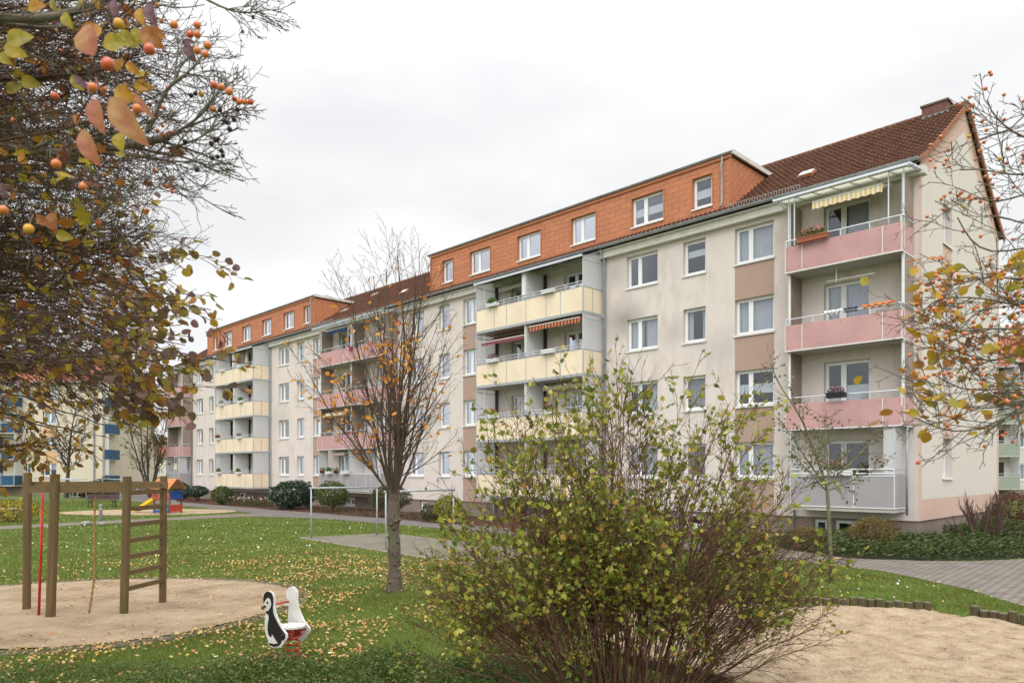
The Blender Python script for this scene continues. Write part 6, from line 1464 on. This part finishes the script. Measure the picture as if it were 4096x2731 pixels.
x,y=scatter(rs,7.8,34,170,[PATH,SIDE,FAR,JP,LAUN,PAVE]); rs2=np.random.RandomState(4)
def ld(x,y):
    sh=np.array([.5+.9*noise.noise(Vector((p*.55,q*.55,7)))+.5*noise.noise(Vector((p*1.7,q*1.7,7))) for p,q in zip(x,y)]); sh=np.clip(sh*1.5-.25,0.03,1.8)
    d=np.exp(-((x+4.5)/5.0)**2)*np.where(y<17.5,1.0,np.exp(-((y-17.5)/4.0)**2)); d=d*np.where(x>1.2,.12,1)+.025; s=inpoly(x,y,SAND1)|inpoly(x,y,SAND3); d=np.where(s,d*.09+.006,d); return d*sh
k=rs2.rand(len(x))<ld(x,y)*1.15; x,y=x[k],y[k]; n=len(x); yaw=rs2.uniform(0,6.28,n); s=rs2.uniform(.016,.040,n); til=rs2.normal(size=(n,2))*.35
V=np.zeros((n,6,3)); shp=np.array([(0,-.5),(.36,-.12),(.30,.25),(0,.5),(-.30,.25),(-.36,-.12)])*1.0
for i,(a_,b_) in enumerate(shp):
    ux=(a_*np.cos(yaw)-b_*np.sin(yaw))*s*2*.8; uy=(a_*np.sin(yaw)+b_*np.cos(yaw))*s*2*.8
    V[:,i,0]=x+ux; V[:,i,1]=y+uy; V[:,i,2]=np.where(inpoly(x,y,SAND1)|inpoly(x,y,SAND3),.035,.045)+ux*til[:,0]+uy*til[:,1]+(abs(a_)*.35)*s+rs2.rand(n)*.012
V=V.reshape(-1,3); b6=np.arange(n)[:,None]*6; F_=np.concatenate([b6+np.array([[0,1,2,3]]),b6+np.array([[0,3,4,5]])])
tag(np_mesh('fallen_leaves',V,F_,islands('fallen_leaf',[(0,(.45,.22,.07)),(.25,(.55,.36,.10)),(.45,(.60,.42,.22)),(.6,(.50,.16,.05)),(.75,(.62,.50,.10)),(.88,(.30,.13,.08)),(1,(.58,.40,.28))],.6,.15)),'yellow, orange and brown fallen leaves scattered over the lawn and sand','fallen leaves',kind='stuff'); print('fallen',n)
x,y=scatter(rs,9,34,1.6,[SAND1,SAND2,SAND3,PATH,SIDE,LAUN,PAVE,JP]); k=rs.rand(len(x))<np.clip((y-12)/10,.05,1); x,y=x[k],y[k]; C=np.stack([x,y,np.full(len(x),.075)],1)
tag(cards_np('daisies',C,.045,simple('daisy_white',(.8,.8,.76),.7),None,.85,1,rs),'small white daisies dotted over the lawn','daisies',kind='stuff')
# low creeping plants at the bottom edge
def cover(name,label,poly,n,h,ls,mat,seed):
    rs=np.random.RandomState(seed); xs=[p[0] for p in poly]; ys=[p[1] for p in poly]; xy=rs.uniform((min(xs),min(ys)),(max(xs),max(ys)),(n,2)); xy=xy[inpoly(xy[:,0],xy[:,1],poly)]
    q=np.array([.35+1.1*noise.noise(Vector((a*1.6,b*1.6,2)))+.5*noise.noise(Vector((a*5,b*5,2))) for a,b in xy]); k=rs.rand(len(xy))<np.clip(q+.25,0,1); xy=xy[k]; q=q[k]
    C=np.stack([xy[:,0],xy[:,1],.02+np.clip(h*(.4+q),.03,.5)*rs.rand(len(xy))],1); tag(cards_np(name,C,ls,mat,None,.35,.5,rs),label,'ground cover',kind='stuff')
cover('creeping_ground_cover','low creeping green plants along the near edge of the lawn left of the big shrub',[(-3.6,7.3),(-3.4,8.5),(-1.9,9.0),(-.2,9.2),(1.0,8.6),(1.2,7.3)],60000,.22,.036,islands('creeper_leaf',[(0,(.04,.075,.015)),(.6,(.10,.15,.03)),(1,(.18,.22,.06))]),6)
cover('creeping_ground_cover','thin creeping weeds at the near left corner of the lawn',[(-6.2,7.3),(-5.9,8.9),(-3.6,8.8),(-3.4,7.3)],16000,.12,.03,islands('weed_leaf',[(0,(.05,.09,.02)),(1,(.16,.20,.05))]),7)
for _o in COL.objects:
    if _o.get('label') and not 4<=len(_o['label'].split())<=16: print('LABELLEN',len(_o['label'].split()),_o['label'])
_tl=[_o['label'] for _o in COL.objects if _o.parent is None and _o.get('label')]
for _l in set(_tl):
    if _tl.count(_l)>1: print('DUPLABEL',_tl.count(_l),_l)
